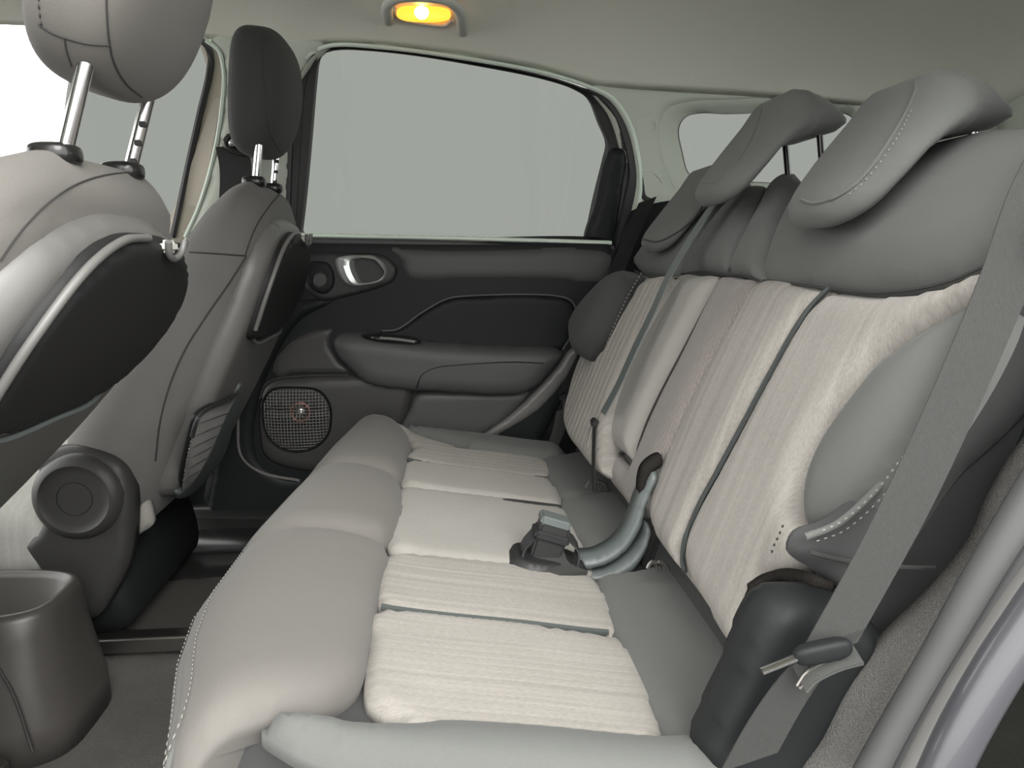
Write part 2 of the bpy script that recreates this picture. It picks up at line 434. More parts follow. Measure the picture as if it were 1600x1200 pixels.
def rbox(name, cen, size, m, parent=None, bev=.004, rot=None, taper=None):
    bm = bmesh.new(); bmesh.ops.create_cube(bm, size=1)
    for v in bm.verts:
        v.co = Vector((v.co.x * size[0], v.co.y * size[1], v.co.z * size[2]))
        if taper and v.co.z > 0: v.co.x *= taper[0]; v.co.y *= taper[1]
    if bev: bmesh.ops.bevel(bm, geom=bm.edges[:], offset=bev, segments=3, affect='EDGES')
    V = [(rot @ v.co if rot is not None else v.co) + Vector(cen) for v in bm.verts]; Fc = [tuple(v.index for v in f.verts) for f in bm.faces]
    bm.verts.index_update(); bm.free(); return mesh_obj(name, V, Fc, m, parent, auto=35)
def lathe(name, cen, axis, prof_, m, parent=None, n=40):
    """prof_: list of (r, t) along axis"""
    ax = np.array(axis, float); ax /= np.linalg.norm(ax); s = np.cross(ax, [0, 0, 1] if abs(ax[2]) < .9 else [1, 0, 0]); s /= np.linalg.norm(s); w = np.cross(ax, s)
    V, Fc = [], []
    for r, t in prof_:
        for j in range(n): g = 2 * math.pi * j / n; V.append(np.array(cen) + ax * t + s * r * math.cos(g) + w * r * math.sin(g))
    for i in range(len(prof_) - 1):
        for j in range(n): q = (j + 1) % n; Fc.append((i * n + j, i * n + q, i * n + n + q, i * n + n + j))
    Fc.append(tuple(range(n))); Fc.append(tuple(range((len(prof_) - 1) * n, len(prof_) * n))[::-1])
    return mesh_obj(name, V, Fc, m, parent, auto=40)
def loft(name, rows, m, parent=None, capa=True, capb=True, auto=None):
    n = len(rows[0]); V = [v for r in rows for v in r]; Fc = []
    for i in range(len(rows) - 1):
        for j in range(n): q = (j + 1) % n; Fc.append((i * n + j, i * n + q, i * n + n + q, i * n + n + j))
    if capa: Fc.append(tuple(range(n)))
    if capb: Fc.append(tuple(range((len(rows) - 1) * n, len(rows) * n))[::-1])
    return mesh_obj(name, V, Fc, m, parent, auto=auto)

# ------------------------------------------------------------------ the setting
WP = Prof([(1.945, -.02), (1.945, .5), (1.93, .78), (1.905, .95), (1.87, 1.08), (1.835, 1.18), (1.79, 1.27)], 'X', flip=1)     # far inner wall, normal to the cabin
GP = Prof([(1.985, .5), (1.965, .78), (1.94, .95), (1.905, 1.08), (1.87, 1.18), (1.825, 1.27)], 'X', flip=1)                     # glass, 35 mm further out

# ceiling: height by (X, Y)
EDGE = [(-260, 28), (-100, 34), (60, 41), (200, 50), (300, 58), (455, 76), (520, 68), (600, 71), (720, 87), (850, 111), (930, 136), (1000, 141), (1160, 150), (1340, 165), (1500, 172)]
_e = [WP.P(*WP.px(*p)) for p in EDGE]; EX = np.array([p[0] for p in _e]); EZ = np.array([p[2] for p in _e]); EY = np.array([p[1] for p in _e])
def edge_at(x): return np.interp(x, EX, EY), np.interp(x, EX, EZ)
def ceil_z(x, y):
    ye, ze = edge_at(x); zt = np.interp(x, [-1.4, -.6, .3, .9, 1.45], [1.28, 1.345, 1.345, 1.28, 1.14]); zt = max(zt, ze + .02)
    s = min(abs(y - 1.215) / (ye - 1.215), 1.); return ze + (zt - ze) * (1 - s ** 2.6)
def ceil_px(x, y, drop=0.):
    r = ray(x, y); lo = None
    for k in range(800):
        t = .6 + k * .003; p = CAM + r * t
        if p[2] > ceil_z(p[0], p[1]) - drop: return p
    return CAM + r * 1.7
V, Fc = [], []; xs = np.linspace(-1.5, 1.45, 90); ss = np.linspace(-1, 1, 61)
for x in xs:
    ye, ze = edge_at(x)
    for s in ss: y = 1.215 + s * (ye - 1.215); V.append((x, y, ceil_z(x, y)))
n1 = len(V)
V += [(a, b, c + .03) for a, b, c in V]; ns = len(ss)
for i in range(len(xs) - 1):
    for j in range(ns - 1):
        q = (i * ns + j, i * ns + j + 1, (i + 1) * ns + j + 1, (i + 1) * ns + j); Fc.append(q); Fc.append(tuple(n1 + k for k in q[::-1]))
for i in range(len(xs) - 1):
    for j in (0, ns - 1): a, b = i * ns + j, (i + 1) * ns + j; Fc.append((a, b, b + n1, a + n1))
for j in range(ns - 1):
    for i in (0, len(xs) - 1): a, b = i * ns + j, i * ns + j + 1; Fc.append((a, b, b + n1, a + n1))
ceiling = mesh_obj('ceiling', V, Fc, 'headliner'); tag(ceiling, 'pale grey fabric headliner curving down to the door openings', 'headliner', kind='structure')

# floor of the cabin and the ground outside
fl = rbox('floor', (0, 1.215, -.03), (3.0, 1.46, .05), 'carpet_grey', bev=0); tag(fl, 'dark carpeted car floor beneath the seats', 'floor', kind='structure')
gr = rbox('ground', (0, 0, -.42), (14, 14, .1), 'asphalt', bev=0); tag(gr, 'dark asphalt ground outside the open door', 'ground', kind='structure')

# --- windows
w1 = [(497, 98), (508, 84), (530, 79), (570, 80), (640, 87), (740, 103), (850, 125), (898, 141), (922, 158), (938, 195), (951, 228), (946, 252), (930, 315), (917, 378, 1), (690, 375), (468, 368, 1), (474, 320), (484, 220), (492, 130)]
def pane(name, pts, m, label):
    poly = outline(GP, pts, True, .02); W, T, rings = fill(poly, .05); rg = rings[0]; n0 = len(W)
    V = [GP.P(u, v, 0) for u, v in W] ; Fc = list(T)
    o = mesh_obj(name, V, Fc, m); tag(o, label, 'window', kind='structure'); return o
def grow(pts, k):
    cx = sum(p[0] for p in pts) / len(pts); cy = sum(p[1] for p in pts) / len(pts)
    return [(cx + (p[0] - cx) * k, cy + (p[1] - cy) * k) for p in pts]
pane('window_1', grow(w1, 1.045), 'tinted_glass', 'grey tinted glass of the rear door with rounded corners')
w2 = [(340, 62), (338, 110), (300, 260), (270, 420), (100, 440), (60, 420), (95, 215), (120, 90), (200, 30), (320, 40)]
pane('window_2', w2, 'tinted_glass', 'grey tinted glass of the front door behind the front seats')
w3 = [(1050, 200), (1060, 176), (1095, 168), (1160, 172), (1340, 178), (1350, 300), (1200, 300), (1070, 285)]
pane('window_3', w3, 'tinted_glass', 'grey quarter glass behind the rear head restraints')

# --- rear door
DP = Prof([(1.93, .0), (1.915, .15), (1.905, .35), (1.90, .5), (1.895, .62), (1.895, .72), (1.90, .77), (1.915, .792), (1.95, .800)], 'X', flip=1)
d1 = thing('door_1', (0., 1.93, .02), 'black rear passenger door with oval handle and speaker', 'door', kind='structure')
frame_o = [(452, 140), (462, 112), (482, 87), (515, 72), (600, 76), (720, 92), (850, 117), (912, 137), (950, 155), (976, 192), (990, 240), (994, 285), (985, 335), (968, 420), (955, 470), (700, 420), (452, 410), (447, 340), (448, 230)]
ring('window_frame', WP, frame_o, w1, 'rubber', d1, ho=.004, hi=-.004, thick=.04, prof2=WP, mid=[(.25, .006), (.3, .0), (.6, -.002), (.65, .004)])
panel('frame_vane', WP, [(946, 250), (956, 232), (972, 233), (978, 245), (974, 280), (950, 382), (916, 378), (932, 315)], 'plastic', d1, puff=.012, er=.012, base=.004, thick=.03)
# main moulding, up to the sill
panel('door_panel', DP, [(330, 372), (480, 366), (700, 371), (958, 379), (955, 420), (940, 470), (915, 520), (903, 560), (870, 640), (830, 720), (790, 800), (330, 830), (330, 700)], 'plastic', d1, puff=.006, er=.02, res=.02, thick=.02)
tube('sill_cap', [atY(x, y, 1.905) for x, y in [(420, 376), (480, 377), (700, 381.5), (958, 389)]], .011, 'plastic_mid', d1, ry=.011, n=12)
tube('sill_highlight', [atY(x, y, 1.90) for x, y in [(440, 366.5), (480, 367.5), (700, 372), (955, 379.5)]], .008, 'pale_edge', d1, ry=.006, n=8)  # bright reflection along the window sill, painted as a pale bar
panel('upper_panel', DP, [(470, 388), (560, 384), (700, 390), (952, 397), (950, 425), (940, 440), (915, 442), (860, 437), (720, 437), (640, 436), (620, 400), (600, 392), (470, 392)], 'plastic_mid', d1, puff=.007, er=.03, res=.012, base=.004)
# armrest recess and pod
panel('armrest_recess', DP, [(585, 518), (620, 513), (660, 487), (700, 466), (745, 461), (870, 462), (892, 470), (899, 490), (893, 520), (880, 545), (860, 552), (700, 545), (600, 530)], 'plastic', d1, puff=.010, er=.012, res=.010, base=.004)
seam('recess_edge', DP, [(598, 516), (622, 513), (660, 487), (700, 466), (745, 461), (870, 462), (892, 470), (900, 490), (893, 520), (878, 545)], .003, 'plastic_mid', d1, h=.011)
pod = panel('armrest', DP, [(521, 532), (530, 521), (560, 518), (600, 522), (660, 530), (760, 537), (870, 543), (878, 552), (862, 575), (840, 600), (815, 613), (770, 616), (700, 612), (620, 607), (575, 598), (550, 578), (530, 556)], 'plastic_mid', d1, puff=.052, er=.05, res=.008, base=.004, pw=2.6)
seam('armrest_crease', DP, [(652, 600), (660, 580), (680, 569), (720, 564), (800, 560), (845, 562)], .0022, 'plastic', pod, h=.0545)
panel('window_switch', DP, [(568, 519), (600, 519), (650, 525), (659, 530), (640, 532), (585, 527)], 'gloss_black', d1, puff=.008, er=.005, res=.006, base=.050)
rb = on(DP, [(597, 522), (625, 524.5), (650, 528)], .060)
tube('switch_rocker', rb, .004, 'plastic_rim', d1, n=8, smooth_path=False)
# handle recess and handle
panel('handle_bezel', DP, [(475, 400), (490, 394), (560, 394), (600, 398), (617, 410), (623, 424), (616, 440), (590, 452), (550, 463), (510, 471), (490, 465), (476, 445)], 'plastic_black', d1, puff=.008, er=.012, res=.008, base=.004)
panel('bezel_pad', DP, [(483, 412), (498, 408), (515, 412), (524, 430), (522, 448), (508, 459), (490, 452), (480, 435)], 'plastic', d1, puff=.005, er=.006, res=.006, base=.012)
panel('tweeter_disc', DP, [(492, 437), (495, 429), (503, 426), (511, 430), (513, 439), (508, 447), (499, 449), (493, 444)], 'plastic_mid', d1, puff=.002, er=.003, res=.005, base=.017, step=.003)
hp_o = [(526, 405), (540, 400), (560, 399), (585, 400), (598, 408), (606, 422), (604, 434), (594, 442), (572, 446), (556, 447), (540, 442), (530, 428)]
hp_i = [(556, 408), (564, 405), (576, 405), (588, 408), (596, 417), (601, 425), (598, 432), (590, 437), (576, 440), (566, 440), (560, 430), (555, 416)]
ring('door_handle', DP, hp_o, hp_i, 'satin_metal', d1, ho=.012, hi=.016, thick=.012, mid=[(.2, .024), (.5, .03), (.8, .026)])
# speaker
panel('lower_panel', DP, [(424, 580), (438, 546), (472, 522), (508, 512), (522, 514), (519, 524), (517, 538), (530, 562), (548, 582), (470, 584), (432, 589)], 'plastic_cover', d1, puff=.006, er=.012, res=.010, base=.005)
pod2 = panel('speaker_surround', DP, [(407, 622), (414, 602), (432, 591), (470, 588), (530, 585), (640, 590), (640, 640), (600, 700), (510, 735), (450, 730), (415, 712), (405, 670)], 'plastic_cover', d1, puff=.018, er=.03, res=.010, base=.004)
seam('panel_joint', DP, [(407, 622), (414, 602), (432, 591), (470, 587), (520, 585), (545, 585)], .0025, 'seam', d1, h=.008)
SG = [(415, 645), (418, 620), (430, 607), (465, 604), (498, 608), (514, 625), (518, 650), (513, 675), (495, 693), (465, 700), (438, 692), (422, 675)]
ring('speaker_rim', DP, grow(SG, 1.07), SG, 'plastic', d1, ho=.020, hi=.024, thick=.01, mid=[(.5, .006)])
panel('speaker_cone', DP, SG, 'plastic_black', d1, puff=.002, er=.004, res=.010, base=.020)
su, sv = DP.px(472, 640); cc = DP.P(su, sv, .026)
lathe('speaker_dome', cc, (0, -1, 0), [(.019, -.004), (.018, .001), (.012, .006), (.006, .008), (.001, .0085)], 'steel', d1, 28)
lathe('speaker_ring', cc, (0, -1, 0), [(.026, -.003), (.0255, .001), (.022, .002), (.020, .001), (.0195, -.003)], 'copper', d1, 28)
V, Fc = [], []
poly = np.array(outline(DP, grow(SG, .985), True, .006)); lo, hi = poly.min(0), poly.max(0); pitch = .0078
def span(poly, k, c):
    o = []
    for i in range(len(poly)):
        a, b = poly[i], poly[(i + 1) % len(poly)]
        if (a[k] - c) * (b[k] - c) < 0: t = (c - a[k]) / (b[k] - a[k]); o.append(a[1 - k] + t * (b[1 - k] - a[1 - k]))
    return (min(o), max(o)) if len(o) >= 2 else None
for k in (0, 1):
    c = lo[k] + pitch * .5
    while c < hi[k]:
        sp = span(poly, k, c)
        if sp:
            pts = []
            for t in np.linspace(sp[0], sp[1], 9):
                u, v = (c, t) if k == 0 else (t, c)
                dd = bdist(poly, np.array([[u, v]]))[0]; pts.append(DP.P(u, v, .027 + .010 * min(dd / .04, 1) ** .6))
            sweep(V, Fc, pts, .0013, .0013, 4)
        c += pitch
tag(mesh_obj('speaker_grille', V, Fc, 'plastic_rim', d1), kind='stuff')
# lower pocket panel and closing edge
panel('door_pocket', DP, [(640, 640), (652, 616), (700, 612), (790, 614), (825, 612), (795, 650), (760, 675), (735, 690), (640, 690), (620, 680)], 'plastic_mid', d1, puff=.006, er=.01, res=.012, base=.006)
panel('door_edge_strip', DP, [(905, 540), (903, 560), (880, 596), (840, 640), (790, 672), (745, 692), (735, 688), (760, 672), (800, 644), (840, 606), (870, 572), (890, 545)], 'plastic_rim', d1, puff=.008, er=.008, res=.008, base=.006)
panel('door_edge', WP, [(915, 500), (940, 460), (958, 470), (930, 560), (880, 640), (820, 720), (740, 720), (700, 705), (800, 668), (860, 620), (905, 560)], 'rubber', d1, puff=.006, er=.02, res=.015, base=.012)
# door lower front curve
panel('door_foot', DP, [(330, 820), (335, 740), (352, 650), (390, 560), (420, 500), (470, 470), (520, 470), (470, 500), (430, 560), (405, 630), (398, 690), (410, 725), (450, 745), (500, 750), (500, 800), (420, 820), (380, 830)], 'plastic', d1, puff=.010, er=.02, res=.012, base=.006)
seam('door_bead', DP, [(420, 500), (385, 570), (375, 660), (380, 710), (410, 735), (470, 748)], .004, 'plastic_rim', d1, h=.014)

# --- pillars, sills: trims
t1 = thing('trim_1', (.8, 1.9, .8), 'pale plastic pillar trim around the quarter glass', 'pillar trim', kind='structure')
cp_out = [(915, 128), (1000, 138), (1160, 147), (1345, 160), (1500, 166), (1720, 170, 1), (1720, 460, 1), (1100, 440), (930, 500, 1), (960, 400), (972, 330), (974, 280), (966, 225), (950, 180)]
rev = [(1033, 240), (1031, 195), (1043, 170), (1075, 159), (1120, 156), (1330, 164), (1340, 200), (1342, 310), (1200, 310), (1060, 300), (1045, 275)]
panel('pillar_cover', WP, cp_out, 'light_trim', t1, puff=.004, er=.008, res=.03, holes=[rev], thick=.01)
gl3 = [(1066, 240), (1060, 200), (1070, 183), (1092, 177), (1130, 178), (1330, 183), (1336, 210), (1338, 290), (1200, 285), (1085, 277), (1074, 268)]
ring('window_reveal', WP, rev, gl3, 'light_trim', t1, ho=.0, hi=.004, thick=.006, prof2=GP, mid=[(.15, .004), (.5, .004)])
ring('glass_edge', GP, grow(gl3, 1.012), gl3, 'rubber', t1, ho=.006, hi=.006, thick=.003)
seam('airbag_flap', WP, [(996, 194), (998, 187), (1010, 186), (1022, 188), (1026, 195), (1024, 204), (1012, 207), (999, 205), (996, 194)], .0011, 'handle_grey', t1, h=.004)
seam('belt_slot_cover', WP, [(1000, 300), (999, 268), (1010, 265), (1022, 270), (1035, 285)], .0012, 'handle_grey', t1, h=.004)
panel('belt_slot', WP, [(999, 277), (1003, 275), (1006, 290), (1009, 305), (1020, 312), (1018, 318), (1004, 312), (1000, 300)], 'seam', t1, puff=.002, er=.003, res=.005, base=.004, step=.004)
seam('opening_seal', WP, [(455, 130), (465, 106), (484, 84), (516, 70), (600, 73), (720, 89), (850, 113), (915, 133), (955, 152), (982, 190), (996, 240), (1000, 290), (995, 330), (983, 380)], .005, 'pale_edge', t1, h=.006)

t2 = thing('trim_2', (-.55, 1.9, .8), 'pale central pillar trim between the front and rear doors', 'pillar trim', kind='structure')
panel('pillar_cover', WP, [(330, 68), (345, 82), (350, 115), (346, 180), (333, 250), (312, 320), (290, 370), (262, 430), (440, 430), (452, 300), (465, 140), (490, 100), (520, 66), (400, 46), (340, 46)], 'light_trim', t2, puff=.012, er=.015, res=.02, thick=.02)
seam('pillar_bead', WP, [(322, 62), (342, 78), (350, 112), (346, 180), (333, 250), (312, 320), (290, 370)], .005, 'pale_edge', t2, h=.004)
panel('front_jamb', GP, [(312, 52), (350, 70), (362, 115), (356, 190), (335, 290), (295, 400), (255, 400), (285, 290), (312, 180), (324, 110)], 'jamb_tan', t2, puff=.003, er=.005, base=.006, thick=.01)
seam('front_window_seal', GP, [(305, 56), (322, 66), (331, 85), (329, 115), (315, 175), (296, 260), (272, 370)], .008, 'rubber', t2, h=.010)
panel('pillar_foot', WP, [(440, 400), (420, 480), (350, 620), (290, 700), (240, 860), (420, 870), (470, 600), (470, 420)], 'plastic', t2, puff=.01, er=.02, res=.02, base=.02)

fd = thing('door_2', (-1.0, 1.95, .02), 'dark front passenger door panel beyond the front seats', 'door', kind='structure')
panel('door_panel', WP, [(285, 385), (270, 420), (200, 640), (120, 900), (-300, 900), (-300, 400), (100, 395)], 'plastic', fd, puff=.01, er=.02, res=.04, base=0.)
t3 = thing('trim_3', (-.3, 1.85, 0), 'glossy black sill trim along the foot of the rear door', 'sill trim', kind='structure')
SP = Prof([(1.70, -.004), (1.72, .012), (1.76, .03), (1.80, .055), (1.84, .065), (1.88, .07), (1.92, .12)], 'X', flip=1)
panel('sill_cover', SP, [(-1.2, 0), (.4, 0), (.4, .27), (-1.2, .27)], 'gloss_black', t3, px=False, puff=.004, er=.01, res=.03, corners=(0, 1, 2, 3))
seam('sill_bead', SP, [(-1.1, .09), (.35, .09)], .004, 'plastic', t3, h=.005, px=False)

# rear of the cabin
tb = thing('wall_rear', (1.4, 1.215, .4), 'pale tailgate lining with dark rear window', 'tailgate', kind='structure')
TG = Prof([(1.50, .3), (1.46, .8), (1.36, 1.2)], 'Y', flip=1)
rw = [(.70, .55), (1.73, .55), (1.70, .85), (.73, .85)]
panel('tailgate_lining', TG, [(.52, -.3, 1), (1.92, -.3, 1), (1.86, .93, 1), (.57, .93, 1)], 'light_trim', tb, px=False, puff=.004, er=.01, res=.06, holes=[rw], thick=.01)
panel('rear_glass', TG, grow(rw, 1.06), 'clear_glass', tb, px=False, puff=.0, er=.01, res=.1, base=-.02, thick=.004)
lw = thing('wall_left', (.9, .55, .4), 'outer side lining behind the open rear doorway', 'side wall', kind='structure')
LP_ = Prof([(.50, -.05), (.50, .5), (.52, .8), (.585, 1.1), (.63, 1.2)], 'X', flip=-1)
panel('side_lining', LP_, [(.62, .0, 1), (1.48, .0, 1), (1.44, 1.26, 1), (.60, 1.26, 1)], 'light_trim', lw, px=False, puff=.004, er=.01, res=.06, thick=.03)

# ------------------------------------------------------------------ rear seats
CP = Prof([(-.285, .06), (-.300, .16), (-.303, .25), (-.290, .312), (-.250, .343), (-.19, .345), (-.13, .332), (-.085, .316), (-.02, .303), (.08, .288), (.21, .268), (.27, .268), (.33, .280)], 'Y', flip=1)
BP = Prof([(.255, .20), (.268, .25), (.285, .31), (.325, .42), (.385, .57), (.452, .712), (.490, .785), (.535, .840), (.590, .876), (.645, .890), (.70, .885)], 'Y', flip=1)
def shifted(prof, dx): return Prof([(a + dx, b) for a, b in prof.D], 'Y', 1, True)
BPC, BPF, BPB = shifted(BP, -.012), shifted(BP, -.040), shifted(BP, -.085)
VB, VR = CP.va(-.09), CP.va(.213)
def cw(v):
    """the front of the bench draws back towards the far door"""
    v = np.array(v, float)
    if v[0] < -.09:
        k = np.interp(v[1], [.6, .70, .78, .88, 1.06, 1.37, 1.55, 1.8], [.66, .78, .88, .95, .93, .80, .74, .60]); v[0] = -.09 + (v[0] + .09) * k
    return v
LBL = 'grey cloth rear seat with dark bolsters beside the open doorway, single place'
rs = thing('passenger_seat', (.1, .84, .0), 'single rear seat of grey cloth with a dark seam, beside the open doorway', 'car seat')
rb_ = thing('bench_seat', (.1, 1.45, .0), 'double rear bench of grey cloth with fold-down armrest, beside the rear passenger door', 'car seat')
def extr(name, pts, y0, y1, m, parent, warp=None):
    ys = np.linspace(y0, y1, 9); rows = [[np.array((x, y, z)) for x, z in pts] for y in ys]
    if warp: rows = [[warp(p) for p in r] for r in rows]
    return loft(name, rows, m, parent, auto=40)
def core_pts(prof, dx, dz, back):
    a = [(p[0] + dx, p[1] + dz) for p in prof.D[::6]]
    return a + back
ccore = core_pts(CP, .012, -.016, [(.33, .06)])
extr('cushion_base', ccore, .63, 1.05, 'black_fabric', rs, cw); extr('cushion_base', ccore, 1.065, 1.79, 'black_fabric', rb_, cw)
bcore = core_pts(BP, .032, -.014, [(.69, .80), (.55, .60), (.42, .25), (.36, .12), (.27, .14)])
extr('backrest_shell', bcore, .66, 1.09, 'black_fabric', rs); extr('backrest_shell', bcore, 1.105, 1.79, 'black_fabric', rb_)

def cpan(name, y0, y1, v0, v1, m, parent, puff=.012, er=.03, rad=.012, res=.012, hfun=None, base=0., pts=None):
    r = rad
    p = pts or [(y0 + r, v0), (y1 - r, v0), (y1, v0 + r), (y1, v1 - r), (y1 - r, v1), (y0 + r, v1), (y0, v1 - r), (y0, v0 + r)]
    return panel(name, CP, p, m, parent, puff=puff, er=er, px=False, res=res, hfun=hfun, base=base, warp=cw, thick=.012, step=.01)
V0 = .02
# single seat cushion
b1_ = cpan('front_bolster', .60, 1.062, V0, VB, 'seat_fabric', rs, puff=.026, er=.055, pts=[(.64, V0), (1.0, V0), (1.05, V0 + .05), (1.064, .20), (1.063, .30), (1.06, VB - .025), (1.045, VB), (.95, VB), (.80, VB), (.71, VB - .004), (.66, VB - .04), (.625, VB - .12), (.60, .22), (.60, .08)])
cpan('seat_cloth', .66, .877, VB, VR, 'cloth', rs, puff=.010, er=.018, pts=[(.69, VB + .01), (.80, VB), (.877, VB), (.877, VR - .01), (.872, VR), (.70, VR), (.665, VR - .02), (.655, .5), (.665, VB + .04)])
cpan('seat_cloth', .884, 1.06, VB, VR, 'cloth', rs, puff=.010, er=.018)
seam('seam_band', CP, [(.880, VB + .003), (.881, VB + .1), (.881, VR - .018)], .0042, 'braid', rs, h=.0078, px=False, warp=cw)
cpan('rear_strip', .64, 1.06, VR, VR + .13, 'dark_fabric', rs, puff=.016, er=.04)
cpan('side_bolster', .585, .66, .40, VR + .06, 'dark_fabric', rs, puff=.03, er=.04, pts=[(.612, .36), (.640, VB - .01), (.655, VB + .06), (.662, .55), (.668, VR - .02), (.675, VR + .10), (.62, VR + .11), (.595, VR), (.588, .5), (.592, .40)])
pp = [cw(p) for p in on(CP, [(.607, .10), (.607, .2), (.622, .25), (.66, .262), (.75, .262), (.95, .262), (1.03, .26), (1.05, .24)], .022, px=False)]
tube('piping', pp, .0035, 'dark_fabric', b1_, n=8, smooth_path=False)
for dv in (-.014, .014):
    pp2 = [cw(p) for p in on(CP, [(.612 , .10), (.613, .2 + dv), (.628, .25 + dv), (.66, .262 + dv), (.75, .262 + dv), (.95, .262 + dv), (1.03, .26 + dv)], .0275, px=False)]
    stitches('stitching', pp2, 'thread', b1_, .005, .004, .0009)
# double bench cushion
b2_ = cpan('front_bolster', 1.068, 1.372, V0, VB, 'seat_fabric', rb_, puff=.028, er=.05, rad=.03)
b3_ = cpan('front_bolster', 1.376, 1.80, V0, VB, 'seat_fabric', rb_, puff=.030, er=.06, pts=[(1.39, V0), (1.75, V0), (1.795, V0 + .05), (1.80, .22), (1.78, VB - .08), (1.72, VB - .02), (1.66, VB + .005), (1.55, VB + .002), (1.40, VB), (1.376, VB - .03), (1.376, .2)])
for bb, a, b in ((b2_, 1.08, 1.36), (b3_, 1.39, 1.78)):
    pp = [cw(p) for p in on(CP, [(a, .25), (a + .02, .262), (b - .02, .262), (b, .25)], .026, px=False)]
    tube('piping', pp, .0035, 'dark_fabric', bb, n=8, smooth_path=False)
cpan('seat_cloth', 1.066, 1.374, VB, VR, 'cloth_plain', rb_, puff=.012, er=.03, hfun=lambda u, v: -.006 * math.exp(-((u - 1.375) / .02) ** 2))
cpan('seat_cloth', 1.378, 1.545, VB, VR, 'cloth_plain', rb_, puff=.012, er=.02)
cpan('seat_cloth', 1.550, 1.71, VB, VR, 'cloth', rb_, puff=.012, er=.02, pts=[(1.552, VB + .005), (1.66, VB + .008), (1.72, VB - .02), (1.785, VB - .09), (1.79, VB - .03), (1.745, VB + .05), (1.705, VB + .12), (1.70, .58), (1.70, VR), (1.552, VR)])
seam('seam_band', CP, [(1.5475, VB), (1.5475, VR)], .0035, 'braid', rb_, h=.006, px=False, warp=cw)
cpan('side_bolster', 1.7, 1.80, VB, VR + .08, 'dark_fabric', rb_, puff=.03, er=.04, pts=[(1.795, VB - .04), (1.752, VB + .05), (1.708, VB + .13), (1.703, .60), (1.705, VR + .05), (1.80, VR + .05), (1.805, .5)])
cpan('rear_strip', 1.14, 1.42, VR, VR + .12, 'dark_fabric', rb_, puff=.016, er=.035, rad=.02)
cpan('rear_strip', 1.425, 1.72, VR, VR + .12, 'dark_fabric', rb_, puff=.016, er=.035, rad=.02)
panel('buckle_slot', CP, [(1.345, CP.va(.10)), (1.352, CP.va(.095)), (1.358, CP.va(.10)), (1.362, CP.va(.2)), (1.357, CP.va(.207)), (1.350, CP.va(.2))], 'seam', rb_, puff=.001, er=.003, px=False, res=.006, base=.011, thick=.006, step=.005)

# --- single seat backrest (traced on the back profile)
NB = dict(parent=rs, sink=.7)
edgeR = [(1525, 455), (1490, 470), (1430, 505), (1370, 550), (1320, 610), (1272, 680), (1247, 740), (1240, 790), (1246, 828)]
band = [(1292, 447), (1262, 478), (1236, 516), (1200, 580), (1160, 655), (1120, 730), (1085, 795), (1067, 840), (1062, 870), (1066, 892)]
panel('upper_back', BP, [(1183, 433), (1250, 442), (1292, 447), (1360, 451), (1425, 445), (1480, 431), (1530, 408), (1575, 390), (1640, 380), (1700, 300), (1680, 200), (1590, 196), (1500, 205), (1420, 222), (1345, 242), (1278, 264), (1245, 290), (1215, 335), (1192, 395)], 'dark_fabric', puff=.030, er=.06, thick=.02, **NB)
panel('back_cloth', BP, [(1288, 449, 1), (1260, 478), (1233, 516), (1197, 580), (1157, 655), (1117, 730), (1082, 795), (1063, 840), (1058, 875), (1066, 905), (1078, 925, 1), (1055, 893), (1033, 862), (1015, 828), (1011, 795), (1026, 740), (1062, 660), (1102, 575), (1142, 502), (1183, 438)], 'cloth', puff=.024, er=.035, res=.010, thick=.02, **NB)
panel('back_cloth', BP, [(1297, 450, 1), (1360, 455), (1425, 449), (1480, 435), (1530, 413), (1575, 396, 1), (1560, 440)] + edgeR + [(1246, 850), (1222, 885), (1190, 910), (1165, 950), (1150, 1000), (1138, 1015), (1110, 975), (1085, 930, 1), (1073, 905), (1066, 875), (1071, 840), (1089, 795), (1124, 730), (1164, 655), (1204, 580), (1240, 516), (1266, 478)], 'cloth', puff=.024, er=.035, res=.010, thick=.02, **NB)
seam('seam_band', BP, band, .0038, 'braid', rs, h=-.004)
bol = panel('side_bolster', BP, edgeR + [(1280, 818), (1340, 765), (1400, 690), (1450, 615), (1490, 545), (1520, 480)], 'dark_fabric', puff=.045, er=.06, res=.008, thick=.02, **NB)
# outer side of the backrest, facing the doorway
SY = Prof([(.655, 0), (.655, 1.5)], 'X', straight=True)
def sd(x, y): u, v = SY.px(x, y); return (u, v)
sidep = panel('side_panel', SY, [(1243, 832), (1290, 815), (1350, 762), (1405, 688), (1460, 610), (1510, 520), (1560, 420), (1620, 300), (1700, 250), (1720, 420), (1640, 600), (1560, 690), (1500, 745), (1440, 830), (1390, 900), (1340, 930), (1270, 890), (1232, 862)], 'black_fabric', rs, puff=.012, er=.03, thick=.006, res=.012)
pl_ = on(SY, [(1246, 829), (1292, 811), (1350, 760), (1405, 686), (1460, 608), (1510, 518), (1555, 425)], .016)
tube('piping', pl_, .0035, 'dark_fabric', bol, smooth_path=False)
stitches('stitching', on(SY, [(1262, 812), (1292, 798), (1345, 750), (1400, 675), (1452, 600), (1490, 530)], .028), 'thread', bol, .003, .0045, .0010)
stitches('stitching', on(SY, [(1258, 832), (1300, 816), (1360, 762), (1414, 686), (1462, 616)], .022), 'thread', bol, .003, .0045, .0007)
stitches('stitching', on(BP, [(1240, 826), (1232, 845), (1224, 862), (1220, 880)], .012), 'seam', bol, .003, .004, .0013)
panel('velcro_flap', BP, [(1160, 955), (1165, 930), (1180, 905), (1205, 893), (1235, 888), (1275, 902), (1270, 915), (1215, 905), (1190, 915), (1175, 945)], 'velcro', puff=.010, er=.012, base=.008, thick=.02, **NB)
seam('panel_seam', SY, [(1250, 850), (1290, 860), (1340, 868), (1395, 873), (1440, 874)], .0022, 'seam', sidep, h=.02)
